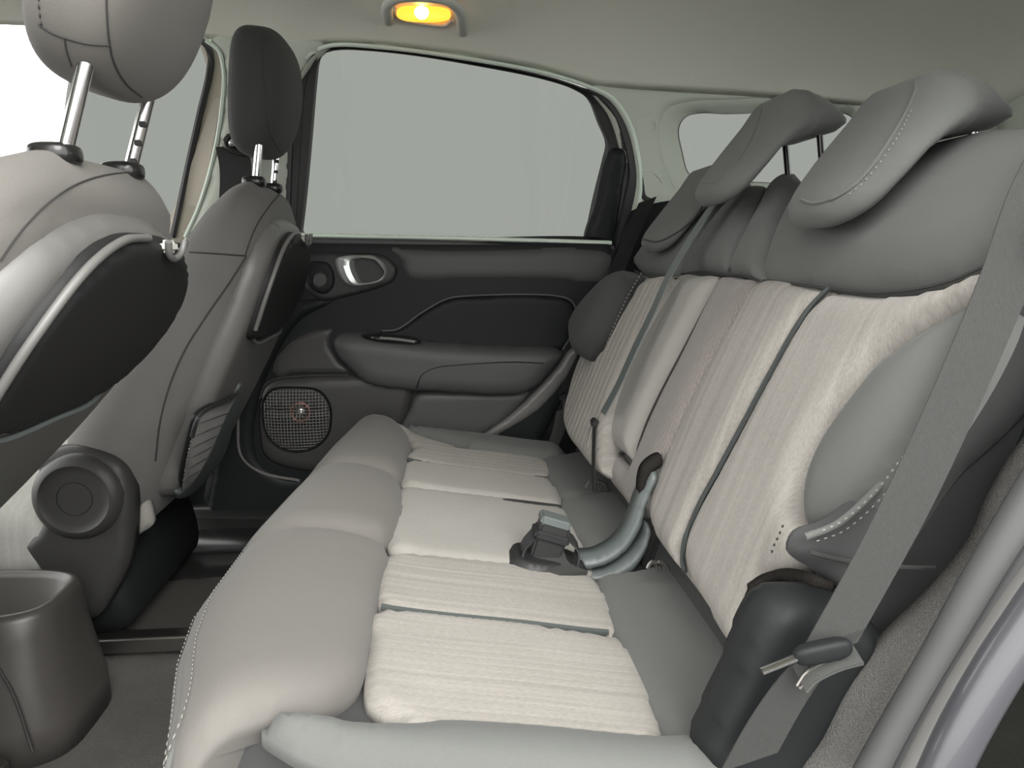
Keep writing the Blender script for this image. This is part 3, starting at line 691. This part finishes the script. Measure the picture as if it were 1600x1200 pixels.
# hinge cover at the outer foot of the backrest
HPf = Prof([(.64, 0), (.64, 1.5)], 'X', straight=True)
hc = solid('hinge_cover', HPf, [(1090, 1130), (1128, 1045), (1150, 985), (1172, 940), (1196, 920), (1240, 914), (1300, 925), (1345, 955), (1375, 1000), (1360, 1100), (1330, 1200), (1120, 1220), (1080, 1160)], .035, .03, 'plastic', rs, res=.008)

for pts, pf_, par in (([(1181, 435), (1215, 438), (1250, 443), (1292, 448), (1360, 453), (1425, 447), (1480, 433), (1530, 411)], BP, rs),
                      ([(1183, 437), (1142, 501), (1102, 574), (1061, 660), (1025, 740), (1010, 792)], BP, rs), 
                      ([(988, 421), (1003, 428), (1030, 432), (1052, 433)], BPF, rb_), ([(1060, 426), (1095, 422), (1130, 427), (1155, 428), (1180, 436)], BPC, rb_),
                      ([(1122, 430), (1101, 470), (1061, 547), (1024, 618), (1004, 662), (992, 697), (986, 724), (968, 711), (952, 697)], BPC, rb_), ([(1131, 426), (1152, 381), (1177, 330), (1202, 285)], BPC, rb_)):
    seam('seam', pf_, pts, .0018, 'seam', par, h=-.006)

# --- double bench backrest
far = dict(parent=rb_, sink=.7)
panel('centre_upper_back', BPC, [(1060, 424), (1095, 420), (1130, 425, 1), (1150, 380), (1175, 330), (1200, 285), (1165, 293), (1125, 325), (1090, 372)], 'dark_fabric', puff=.028, er=.05, res=.010, **far)
panel('centre_upper_back', BPC, [(1133, 425, 1), (1155, 427), (1179, 434), (1190, 395), (1213, 335), (1250, 270), (1230, 272), (1205, 284), (1178, 330), (1153, 380)], 'dark_fabric', puff=.024, er=.03, res=.010, **far)
arm = panel('armrest', BPC, [(1060, 428), (1090, 424), (1121, 430), (1100, 470), (1060, 545), (1022, 618), (1003, 660), (992, 695), (986, 723), (970, 712), (952, 696), (950, 672), (962, 630), (992, 565), (1030, 490)], 'cloth_plain', puff=.045, er=.04, res=.008, thick=.03, **far)
panel('back_cloth', BPC, [(1127, 428), (1150, 428), (1178, 437), (1142, 500), (1102, 573), (1060, 660), (1024, 740), (1006, 795), (985, 800), (968, 778), (945, 745), (938, 700), (950, 697), (985, 726, 1), (1000, 690), (1030, 620), (1066, 550), (1105, 470)], 'velour', puff=.030, er=.035, res=.008, thick=.02, **far)
NR = 7
def ribs(u, v): return -.0045 * (abs(math.cos(math.pi * (u - 1.40) / .033)) ** 10)
panel('back_cloth', BPF, [(987, 427), (1010, 430), (1052, 433), (1030, 470), (990, 540), (957, 620), (944, 680), (940, 740), (925, 735), (900, 704), (884, 680), (880, 655), (890, 610), (907, 560), (930, 520), (955, 475), (970, 448)], 'cloth', puff=.028, er=.03, res=.005, hfun=ribs, thick=.02, **far)
stitches('stitching', on(BPF, [(1022, 436), (1002, 470), (985, 505), (968, 545)], .0285), 'thread', rb_, .004, .004, .0012)
panel('side_bolster', BPB, [(985, 424), (970, 426), (952, 442), (918, 482), (900, 520), (899, 545), (905, 556), (926, 527), (950, 482), (968, 448)], 'black_fabric', rb_, puff=.050, er=.05, res=.008, thick=.02, sink=.3)
panel('upper_back', BPC, [(986, 408), (990, 418), (1003, 426), (1030, 431), (1050, 432), (1090, 368), (1130, 310), (1160, 290), (1130, 288), (1085, 300), (1042, 330), (1012, 372)], 'dark_fabric', puff=.030, er=.045, res=.010, **far)
# grey hinge channel between the two halves
CHP = Prof([(1.085, 0), (1.085, 1.5)], 'X', straight=True)
panel('hinge_channel', CHP, [(903, 870), (930, 866), (962, 847), (983, 815), (998, 775), (1020, 733), (1028, 744), (1012, 785), (1000, 828), (977, 862), (942, 884), (906, 889)], 'trim_grey', rb_, puff=.014, er=.014, res=.006, thick=.03)
panel('hinge_channel', CHP, [(914, 894), (945, 889), (982, 866), (1003, 838), (1010, 818), (1018, 826), (1010, 860), (988, 892), (955, 907), (918, 909)], 'trim_grey', rb_, puff=.014, er=.012, res=.006, thick=.03)
panel('velcro_flap', CHP, [(1000, 772), (1003, 735), (1018, 718), (1034, 712), (1034, 728), (1018, 740), (1008, 765)], 'velcro', rb_, puff=.006, er=.008, res=.006, thick=.02)

# --- rear head restraints
HR = [(.535, .951), (.505, .913), (.462, .859), (.428, .812), (.423, .794), (.436, .779), (.455, .790), (.474, .826), (.497, .858), (.53, .876), (.585, .884), (.606, .890), (.613, .902), (.590, .927), (.560, .948)]
def headrest(parent, yc, dz, dx=0., post='chrome', label=None):
    pf = Prof([(yc, 0), (yc, 1.5)], 'X', straight=True)
    pts = [(x + dx, z + dz) for x, z in HR]
    def wf(u, v):
        z = v - dz; x = u - dx; q = ((x - .413) * .65 + (z - .806) * .76) / .205
        k = math.sqrt(max(.3, 1 - ((q - .5) / .64) ** 2)); a = min(max((x - .53) / .05, 0), 1); return k * (1 - a) + .80 * a
    h = solid('headrest', pf, pts, .128, .040, 'dark_fabric', parent, px=False, res=.008, wfun=wf, step=.006, warp=lambda v: np.array([v[0] + .022 * ((v[1] - yc) / .12) ** 2, v[1], v[2]]))
    if label: h['label'] = label
    for s in (-1, 1):
        tube('post', [(.585 + dx, yc + s * .06, .895 + dz), (.598 + dx, yc + s * .06, .85)], .005, post, h, n=8, smooth_path=False)
    return h
h1 = headrest(rs, .885, 0.); h2 = headrest(rb_, 1.55, -.028, -.015); h3 = headrest(rb_, 1.215, .047, -.012, post='gloss_black')

drawn('pad_seam', h1, [(1428, 116), (1432, 135), (1421, 165), (1401, 202), (1371, 248), (1336, 288), (1302, 310), (1270, 318), (1252, 312)], .0022, 'dark_fabric', h1, .001)
stitches('stitching', hits(h1, [(1424, 172), (1408, 204), (1378, 250), (1343, 291), (1320, 308)], .001), 'thread', h1, .003, .0045, .0008)
drawn('pad_seam', h2, [(1118, 262), (1108, 300), (1085, 340), (1055, 365), (1025, 378), (1006, 374)], .0018, 'seam', h2, .0005)
drawn('pad_seam', h3, [(1192, 145), (1188, 180), (1170, 225), (1145, 262), (1115, 285), (1094, 286)], .0012, 'dark_fabric', h3, .0008)

# ------------------------------------------------------------------ front seats
def front_seat(Y0, label, dx=0., dz=0., rec=0., tz=0., bx=0., hr=0., hdz=0., sz=0.):
    root = thing('front_seat', (-.75 + dx, Y0, 0), label, 'car seat')
    pf = Prof([(Y0, 0), (Y0, 1.5)], 'X', straight=True)
    ca, sa = math.cos(rec), math.sin(rec)
    def rp(x, z): a, b = x + .36, z - .85; return (-.36 + a * ca + b * sa + dx, .85 - a * sa + b * ca + dz)   # lean about the shoulders
    sh = lambda pts: [rp(x, z) for x, z in pts]
    sh0 = lambda pts: [(x + dx + bx, z) for x, z in pts]
    rear = [(-.60, .22), (-.55, .29), (-.50, .385), (-.455, .475), (-.412, .565), (-.375, .65), (-.347, .73), (-.335, .79), (-.337, .83)]
    up_ = [(-.341, .865), (-.350, .90)]
    RPf = Prof(sh(rear + up_), 'Y', flip=-1)
    body = rear[::1] + [(-.345, .862), (-.37, .883), (-.40, .872), (-.435, .83), (-.475, .77), (-.54, .67), (-.61, .56), (-.67, .46), (-.70, .40), (-.70, .32), (-.66, .24)]
    def wf(u, v):
        z = v - dz; return 1. - .30 * max(0, (z - .72) / .165) ** 2 - .12 * max(0, (.45 - z) / .2)
    solid('backrest', pf, sh(body), .245, .075, 'seat_fabric' if Y0 < 1.2 else 'front_fabric', root, px=False, res=.012, wfun=wf)
    vz = RPf.vz
    vz_ = RPf.vz; vz = lambda z: float(np.interp(z, *VZ))
    RP0 = Prof(rear + up_, 'Y', flip=-1); o_ = np.argsort(RP0.D[:, 1]); VZ = (RP0.D[o_, 1], RP0.L[o_] * RPf.L[-1] / RP0.L[-1])
    _v = vz; vz = lambda z: _v(z + tz)
    R0 = lambda pts: [(Y0 + y, vz(z + (sz if z > .6 else 0))) for y, z in pts]
    def R(pts): return [(Y0 + y, vz(z)) for y, z in pts]
    shell = panel('back_shell', RPf, R0([(-.215, .62), (-.20, .71), (-.16, .765), (-.08, .793), (0, .798), (.08, .793), (.16, .765), (.20, .71), (.215, .62), (.215, .5), (.19, .36), (.15, .27), (-.15, .27), (-.19, .36), (-.215, .5)]), 'plastic_rim', root, px=False, puff=.022, er=.04, res=.012, thick=.03)
    tr = panel('tray_table', RPf, R([(-.174, .69), (-.135, .742), (-.07, .766), (0, .771), (.07, .766), (.135, .742), (.174, .69), (.170, .635), (.135, .592), (.085, .574), (-.12, .573), (-.162, .585), (-.178, .63)]), 'tray_black', root, px=False, puff=.014, er=.012, res=.010, base=.025, thick=.02)
    tube('tray_lip', [RPf.P(Y0 + y, vz(z), h) for y, z, h in [(-.150, .592, .022), (-.12, .573, .034), (0, .571, .038), (.085, .573, .036), (.130, .592, .022)]], .0035, 'trim_grey', tr, n=8)  # lower lip of the tray, its teal highlight put into the colour
    tube('tray_lit_edge', [RPf.P(Y0 + y, vz(z), .034) for y, z in [(-.166, .60), (-.176, .64), (-.173, .69), (-.136, .741), (-.07, .765), (-.01, .769)]], .0045, 'plastic_rim', tr, n=8)  # light on the left and top bevel, painted as a paler tube
    rbox('latch', RPf.P(Y0 + .035, vz(.762), .040), (.012, .030, .014), 'handle_grey', tr, .004)
    tube('latch_hook', [RPf.P(Y0 + y, vz(z), .047) for y, z in [(.012, .768), (.02, .756), (.04, .752), (.058, .758), (.062, .77)]], .004, 'plastic_rim', tr, n=8)
    # net pocket low on the shell
    o = [(p[0] - 1.59 + Y0, p[1]) for p in [RP0.px(*q) for q in [(286, 642), (350, 606), (357, 594), (361, 606), (345, 655), (325, 708), (294, 740), (266, 756), (268, 720), (277, 672)]]]
    panel('pocket_opening', RPf, o, 'plastic_black', root, px=False, puff=.002, er=.004, res=.012, base=.021, thick=.004)
    V, Fc = [], []; poly = np.array(cr(o, True, .006)); lo, hi = poly.min(0), poly.max(0)
    for ang, p_ in ((math.radians(62), .011), (math.radians(-8), .026)):
        dv_, nv_ = np.array([math.cos(ang), math.sin(ang)]), np.array([-math.sin(ang), math.cos(ang)]); Q = np.stack([poly @ nv_, poly @ dv_], 1)
        c = Q[:, 0].min() + p_ / 2
        while c < Q[:, 0].max():
            sp = span(Q, 0, c)
            if sp and sp[1] - sp[0] > .01: sweep(V, Fc, [RPf.P(*(nv_ * c + dv_ * t), .027) for t in np.linspace(sp[0], sp[1], 6)], .0018, .0018, 4)
            c += p_
    tag(mesh_obj('net', V, Fc, 'plastic_rim', root), kind='stuff')
    pt = [(p[0] - 1.59 + Y0, p[1]) for p in [RP0.px(*q) for q in [(357, 592), (364, 604), (348, 655), (330, 708), (298, 748), (262, 770), (259, 760), (284, 738), (308, 697), (330, 645), (350, 606)]]]
    panel('pocket_trim', RPf, pt, 'trim_grey', root, px=False, puff=.006, er=.006, res=.006, base=.023, thick=.006, step=.005)
    tube('pocket_hem', [RPf.P(u, v, .027) for u, v in [o[9], o[0], o[1], o[2]]], .004, 'rubber', root, n=6)
    if Y0 > 1.2: panel('seat_flap', Prof([(1.41, 0), (1.41, 1.5)], 'X', straight=True), [(206, 745), (216, 750), (226, 768), (237, 800), (238, 820), (222, 832), (206, 842), (203, 800)], 'cloth_plain', root, puff=.012, er=.015, res=.01)
    # cushion and base
    solid('cushion', pf, sh0([(-.66, .30), (-.80, .315), (-.95, .33), (-1.08, .345), (-1.13, .32), (-1.12, .24), (-1.0, .17), (-.72, .16), (-.64, .20)]), .25, .05, 'cloth_front', root, px=False, res=.02)
    solid('seat_base', pf, sh0([(-.62, .20), (-.66, .22), (-1.05, .20), (-1.06, .06), (-.70, .03), (-.60, .06)]), .20, .02, 'plastic', root, px=False, res=.03)
    for s in (-1, 1):
        rbox('rail', (-.80 + dx + bx, Y0 + s * .19, .022), (.62, .04, .03), 'steel', root, .004)
    # recliner covers on both flanks
    for s in (-1, 1):
        yy = Y0 + s * .242
        if s < 0:
            cp = Prof([(yy, 0), (yy, 1.5)], 'X', straight=True)
            panel('side_cover', cp, [(p[0] + dx + bx, p[1]) for p in [Prof([(1.348, 0), (1.348, 1.5)], 'X', straight=True).px(*q) for q in [(60, 715), (72, 770), (72, 800), (58, 830), (40, 850), (60, 885), (120, 950), (146, 966), (185, 915), (203, 870), (208, 828), (206, 760), (190, 722), (140, 700), (95, 700)]]], 'plastic_cover', root, px=False, puff=.014, er=.02, res=.010, thick=.03)
        lathe('recliner_cover', (-.648 + dx + bx, yy + s * .008, .327), (0, s, 0), [(.078, 0), (.076, .008), (.070, .016), (.062, .021), (.0595, .0215), (.058, .020), (.045, .018), (.0305, .0175), (.0300, .0162), (.0290, .0162), (.0285, .0178), (.001, .018)], 'plastic_cover', root, 48)
    # head restraint
    ch, sh_ = math.cos(hr), math.sin(hr)
    def hp(x, y, z): a, b = x + .368, z - .86; return (-.368 + a * ch + b * sh_ + dx, y, .86 - a * sh_ + b * ch + dz)
    def hw(p):
        q = p.copy(); q[1] *= 1 - .10 * max(0, -p[2] / .125) ** 2; q[0] *= 1 - .12 * max(0, -p[2] / .125); q[0] += .03 * (p[2] / .125) ** 2 * -.4 ; return q
    hd = superell('headrest', hp(-.354, Y0, 1.058 + hdz), (.058, .121, .121), 'seat_fabric' if Y0 < 1.2 else 'black_fabric', root, .62, .6, 56, 36, warp=hw, rot=Matrix.Rotation(math.radians(6) + hr, 3, 'Y'))
    for s in (-1, 1):
        p = tube('post', [hp(-.368, Y0 + s * .075, .86), hp(-.352, Y0 + s * .075, .985)], .0075, 'chrome', hd, n=16, smooth_path=False)
        if s > 0:
            for k in range(3):
                f = .30 + .17 * k; rbox('notch', hp(-.3685 + .016 * f + .004, Y0 + s * .075 - .005, .86 + .125 * f), (.007, .007, .007), 'seam', p, .001)
        superell('post_guide', (-.368 + dx, Y0 + s * .075, .885 + dz), (.022, .021, .011), 'gloss_black', root, .6, .7, 24, 12)
    return root, RPf, pf, hd
n_seat, nR, nP, nH = front_seat(.84, 'brown-grey front seat with black tray table beside the open doorway', .000, -.043, math.radians(17), .052, -.14, math.radians(10), .018, -.012)
f_seat, fR, fP, fH = front_seat(1.59, 'black front seat with round recliner cover beside the pale central pillar', tz=.022)

def part(root, n): return next(o for o in root.children if o.name.split('.')[0] == n)
drawn('seam', nH, [(166, -30), (167, 20), (171, 65), (179, 100), (198, 132), (222, 152)], .0009, 'seam', nH)
drawn('seam', nH, [(60, 38), (82, 52), (110, 62), (140, 69), (171, 71)], .0009, 'seam', nH)
drawn('seam', nH, [(101, 60), (104, 80), (112, 104)], .0009, 'seam', nH)
stitches('stitching', hits(nH, [(60, -20), (61, 15), (65, 42)], .001), 'seam', nH, .004, .003, .0009)
drawn('seam', fH, [(408, 56), (410, 110), (414, 165), (424, 212), (438, 238)], .0009, 'seam', fH)
stitches('stitching', hits(fH, [(363, 90), (361, 150), (365, 205), (375, 228)], .001), 'thread', fH, .002, .006, .0005)
nB, fB = part(n_seat, 'backrest'), part(f_seat, 'backrest')
drawn('seam', nB, [(0, 408), (30, 365), (70, 322), (110, 293), (150, 277), (200, 270), (235, 276)], .0009, 'seam', n_seat)
drawn('seam', fB, [(296, 394), (330, 396), (385, 400)], .0015, 'seam', f_seat)
drawn('seam', fB, [(383, 400), (392, 372), (405, 345), (424, 318), (436, 304)], .0015, 'seam', f_seat)
drawn('seam', fB, [(384, 402), (360, 440), (325, 490), (290, 545), (266, 600), (250, 660), (243, 720)], .0018, 'seam', f_seat)
stitches('stitching', hits(fB, [(284, 392), (300, 360), (322, 333), (345, 316)], .001), 'thread', f_seat, .003, .004, .0007)

# ------------------------------------------------------------------ things
# grab handle with courtesy lamp
c0 = ceil_px(665, 25)
gh = thing('grab_handle', c0, 'pale grey ceiling grab handle arched around the lit lamp', 'grab handle')
hpth = [ceil_px(607, 34, .004), ceil_px(605, 22, .028), ceil_px(606, 8, .034), ceil_px(620, -2, .036), ceil_px(665, -4, .036), ceil_px(700, 2, .036), ceil_px(717, 16, .034), ceil_px(722, 34, .028), ceil_px(723, 52, .004)]
tube('grip', hpth, .0125, 'handle_grey', gh, ry=.009, n=14)
lm = thing('courtesy_lamp', c0, 'lit amber courtesy lamp in the ceiling behind the grab handle', 'lamp')
lc = ceil_px(662, 22, .012)
superell('lens', lc, (.058, .012, .016), 'lamp_amber', lm, .7, .7, 32, 16)
superell('bulb', lc + np.array([-.004, -.008, .0]), (.018, .008, .014), 'lamp_glow', lm, 1, 1, 24, 12)
tube('housing', [ceil_px(614, 14, .012), ceil_px(625, 27, .012), ceil_px(660, 35, .012), ceil_px(697, 38, .012), ceil_px(706, 30, .012)], .006, 'handle_grey', lm, n=8)

# console rear end with an open bin
cs = thing('centre_console', (-.80, 1.19, 0), 'black plastic rear end of the centre console with open bin', 'console')
def cons(z, x1, hw, e=.5, ins=0.):
    r = []
    for j in range(48):
        g = 2 * math.pi * j / 48; c_, s_ = math.cos(g), math.sin(g)
        r.append(np.array((-.82 + (x1 + .82 - ins) * math.copysign(abs(c_) ** e, c_), 1.19 + (hw - ins) * math.copysign(abs(s_) ** e, s_), z)))
    return r
loft('bin', [cons(-.004, -.575, .125), cons(.05, -.578, .122), cons(.12, -.592, .112), cons(.18, -.600, .102), cons(.208, -.603, .098), cons(.220, -.609, .092), cons(.220, -.616, .085), cons(.210, -.622, .079), cons(.12, -.645, .065), cons(.10, -.66, .05)], 'console_plastic', cs)
tube('joint_line', [(-.70, 1.095, .22), (-.64, 1.083, .12), (-.61, 1.07, .03)], .0022, 'seam', cs, n=6)

# floor mat
fm = panel('floor_mat', Prof([(-.9, .002), (-.2, .002)], 'Y', straight=True), [(1.43, .12), (1.50, .10), (1.70, .10), (1.72, .2), (1.715, .55), (1.43, .55), (1.42, .3)], 'mat_rubber', px=False, puff=.006, er=.006, res=.03, thick=.003)
tag(fm, 'black floor mat in the footwell beyond the console', 'floor mat')

# buckle on the cushion
bc = atY(858, 843, 1.085)
bk = thing('seat_belt_buckle', bc, 'grey-topped black belt buckle held by a strap on the seat cushion', 'buckle')
rotb = Matrix.Rotation(math.radians(18), 3, 'Y')
rbox('housing', bc, (.046, .034, .060), 'plastic_black', bk, .004, rotb)
rbox('cap', np.array(bc) + np.array([.008, .0, .030]), (.046, .036, .014), 'trim_grey', bk, .003, rotb)
rbox('strap', np.array(bc) + np.array([.002, .0, .008]), (.054, .044, .015), 'webbing_black', bk, .004, rotb)
ribbon('webbing', [np.array(bc) + np.array(q) for q in [(.0, -.004, -.02), (.005, -.03, -.030), (.03, -.045, -.036)]], (.022, .004, 0), .006, 'webbing', bk)
for q in (-1, 1):
    ribbon('loop', [np.array(bc) + np.array(p) for p in [(q * .022, 0, .012), (q * .042, -.01, -.01), (q * .036, -.02, -.036)]], (0, .012, .004), .003, 'webbing_black', bk)
panel('boot', CP, [(793, 868), (802, 862), (825, 866), (880, 872), (912, 888), (914, 903), (880, 905), (830, 903), (797, 890)], 'plastic_black', bk, puff=.014, er=.012, res=.006, base=.006)

# seat belts
b = thing('seat_belt', (.42, .62, .3), 'grey shoulder belt hanging across the single rear seat, with metal tongue', 'seat belt')
cl = [(1640, 250), (1578, 420), (1485, 640), (1400, 820), (1290, 1020)]
cpts = [np.array((.64, .60, 1.08)), np.array((.57, .60, .95))] + [atY(x, y, Y) for (x, y), Y in zip(cl, (.60, .595, .585, .575, .565))]
hw_ = np.array([.0235, -.006, .0115])
ribbon('webbing', cpts, hw_, .0025, 'webbing', b)
low = [atY(x, y, Y) for (x, y), Y in zip([(1305, 1000), (1265, 1040), (1215, 1110), (1170, 1190)], (.565, .566, .57, .575))]
ribbon('lap_webbing', low, (.022, -.006, .012), .0025, 'webbing', b)
ta, tb_ = atY(1240, 1027, .553), atY(1330, 1008, .553)
superell('tongue', (ta + tb_) / 2, (np.linalg.norm(tb_ - ta) / 2, .007, .0085), 'plastic', b, .6, .6, 24, 14, rot=Matrix.Rotation(-math.atan2(tb_[2] - ta[2], tb_[0] - ta[0]), 3, 'Y'))
tube('tongue_plate', [atY(1190, 1049, .553), atY(1245, 1027, .553)], .0045, 'chrome', b, ry=.002, n=8, smooth_path=False)
ribbon('belt_fold', [atY(x, y, .556) for x, y in [(1250, 1062), (1262, 1048), (1285, 1035), (1310, 1025), (1338, 1018)]], (0, .012, .004), .003, 'webbing', b)
tube('guide_loop', [atY(x, y, .553) for x, y in [(1246, 1072), (1256, 1056), (1275, 1040), (1300, 1030), (1296, 1038), (1270, 1055), (1250, 1076)]], .0016, 'steel', b, n=6)

b = thing('seat_belt', (.42, 1.4, .3), 'slim pale belt running down the far side of the bench armrest', 'seat belt')
cpx = [(1162, 288), (1132, 320), (1100, 366), (1056, 436), (1028, 497), (1001, 553), (979, 606), (958, 652)]
ribbon('webbing', [BPF.P(*BPF.px(*p), h - .02) for p, h in zip(cpx, (.034, .036, .036, .034, .034, .034, .036, .04))], (0, .018, 0), .002, 'trim_grey', b)
ta = BPF.P(*BPF.px(938, 664), .012)
rbox('tongue', ta, (.012, .03, .016), 'plastic_black', b, .003)
tube('tongue_plate', [ta + np.array([-.004, -.004, -.006]), atY(919, 698, ta[1])], .005, 'chrome', b, ry=.0025, n=8, smooth_path=False)
ribbon('lap_webbing', [ta, BPF.P(*BPF.px(937, 700), .012), BPF.P(*BPF.px(937, 740), .012), BPF.P(*BPF.px(938, 772), .012)], (0, .012, 0), .002, 'webbing_black', b)

b = thing('seat_belt', (.42, 1.82, .3), 'black shoulder belt descending from the pale pillar trim', 'seat belt')
ribbon('webbing', [atY(1012, 312, 1.83), atY(985, 372, 1.815), atY(962, 428, 1.80), atY(945, 470, 1.80), atY(920, 540, 1.81), atY(885, 612, 1.82)], (.022, 0, .008), .0025, 'webbing_black', b)
rbox('tongue', atY(884, 622, 1.79), (.03, .012, .018), 'plastic', b, .004)
tube('tongue_plate', [atY(882, 622, 1.78), atY(881, 640, 1.78)], .005, 'chrome', b, ry=.002, n=8, smooth_path=False)
ribbon('lap_webbing', [atY(880, 640, 1.79), atY(872, 675, 1.79), atY(862, 700, 1.79)], (.016, 0, .004), .0025, 'webbing', b)

b = thing('seat_belt', (-.55, 1.88, .9), 'black front shoulder belt with loop on the central pillar', 'seat belt')
ribbon('webbing', [atY(362, 228, 1.85), atY(368, 262, 1.85), atY(366, 330, 1.84), atY(360, 400, 1.84)], (.036, 0, .003), .003, 'webbing_black', b)
lp = [atY(x, y, 1.845) for x, y in [(352, 222), (358, 213), (366, 215), (372, 224), (384, 232), (392, 236), (384, 240), (366, 236), (354, 230), (352, 222)]]
tube('loop', lp, .007, 'gloss_black', b, n=8)
superell('anchor_bolt', atY(361, 223, 1.835), (.006, .004, .006), 'chrome', b, 1, 1, 16, 8)

# child-seat anchor loops in the seat gap
for (x, y), Y, lab in (((1022, 884), .98, 'steel child-seat anchor in the gap of the single seat'), ((926, 758), 1.40, 'steel child-seat anchor in the gap of the bench')):
    a = thing('child_seat_anchor', atY(x, y, Y), lab, 'anchor')
    for dxp in (0, 12):
        tube('wire', [atY(x - 10 + dxp, y + 4, Y), atY(x - 4 + dxp, y - 6, Y), atY(x + 6 + dxp, y - 2, Y), atY(x + 10 + dxp, y + 8, Y)], .003, 'steel', a, n=6)

# near side: boot lining, wheel-arch carpet, door seal, body jamb
t4 = thing('trim_4', (.5, .58, .3), 'dark carpeted wheel-arch trim at the edge of the doorway', 'trim', kind='structure')
AP = Prof([(.60, 0), (.60, 1.5)], 'X', straight=True)
panel('arch_carpet', AP, [(1290, 1160), (1335, 1075), (1395, 1000), (1465, 932), (1530, 852), (1562, 780), (1610, 700), (1680, 630), (1800, 560), (1900, 700), (1760, 900), (1560, 1010), (1480, 1100), (1400, 1230), (1250, 1230)], 'carpet_grey', t4, puff=.02, er=.03, res=.012)
panel('boot_lining', Prof([(.75, 0), (.75, 1.5)], 'X', straight=True), [(1340, 1000), (1440, 850), (1540, 700), (1640, 640), (1640, 900), (1500, 1000)], 'boot_lining', t4, puff=.01, er=.03, res=.02)
wr = thing('wall_right', (.8, 1.93, .3), 'dark lower side lining beside the bench seat', 'side wall', kind='structure')
panel('side_lining', WP, [(.10, .02, 1), (1.48, .02, 1), (1.48, .86, 1), (.44, .86), (.40, .60), (.10, .40, 1)], 'plastic', wr, px=False, puff=.01, er=.02, res=.06, thick=.02, base=.004)
t5 = thing('trim_5', (.45, .5, .3), 'ribbed rubber door seal along the body edge of the doorway', 'door seal', kind='structure')
for pts, r, m_, Y in ([(1660, 700), (1600, 800), (1530, 920), (1470, 1030), (1400, 1150), (1350, 1240)], .016, 'plastic_mid', .545), ([(1680, 760), (1600, 878), (1540, 975), (1480, 1075), (1420, 1180), (1390, 1240)], .009, 'rubber', .53), ([(1700, 790), (1600, 925), (1560, 985), (1500, 1080), (1440, 1190), (1410, 1250)], .012, 'plastic_rim', .52):
    tube('seal_bead', [(.575, Y + .105, 1.19), (.60, Y + .06, 1.0), (.59, Y + .015, .78)] + [atY(x, y, Y) for x, y in pts], r, m_, t5, n=12)
t6 = thing('trim_6', (.5, .46, .3), 'grey painted body jamb outside the door seal', 'body jamb', kind='structure')
tube('jamb', [(.60, .605, 1.19), (.625, .56, 1.0), (.615, .515, .78)] + [atY(x, y, .50) for x, y in [(1760, 790), (1660, 900), (1600, 985), (1560, 1045), (1500, 1150), (1450, 1260)]], .017, 'paint_grey', t6, n=14)

# near front door, closed, with the pillar behind it (both flank the doorway)
NP = Prof([(.47, -.1), (.475, .5), (.49, .78), (.52, .95), (.56, 1.08), (.595, 1.18), (.64, 1.27)], 'X', flip=-1)
d3 = thing('door_3', (-1., .47, 0), 'closed front door on the side of the open doorway', 'door', kind='structure')
panel('door_panel', NP, [(-1.5, .0, 1), (-.62, .0, 1), (-.60, .89, 1), (-1.5, .89, 1)], 'plastic', d3, px=False, puff=.01, er=.02, res=.06, thick=.03)
t7 = thing('trim_7', (-.52, .5, 0), 'pale central pillar trim beside the open doorway', 'pillar trim', kind='structure')
panel('pillar_cover', NP, [(-.62, .0, 1), (-.46, .0, 1), (-.45, 1.36, 1), (-.60, 1.36, 1)], 'light_trim', t7, px=False, puff=.01, er=.02, res=.05, thick=.04)
w5 = panel('window_4', NP, [(-1.45, .88, 1), (-.61, .88, 1), (-.60, 1.36, 1), (-1.3, 1.36, 1)], 'tinted_glass', None, px=False, puff=0., er=.02, res=.1, base=-.02, thick=.004)
tag(w5, 'grey tinted front door glass on the side of the open doorway', 'window', kind='structure')
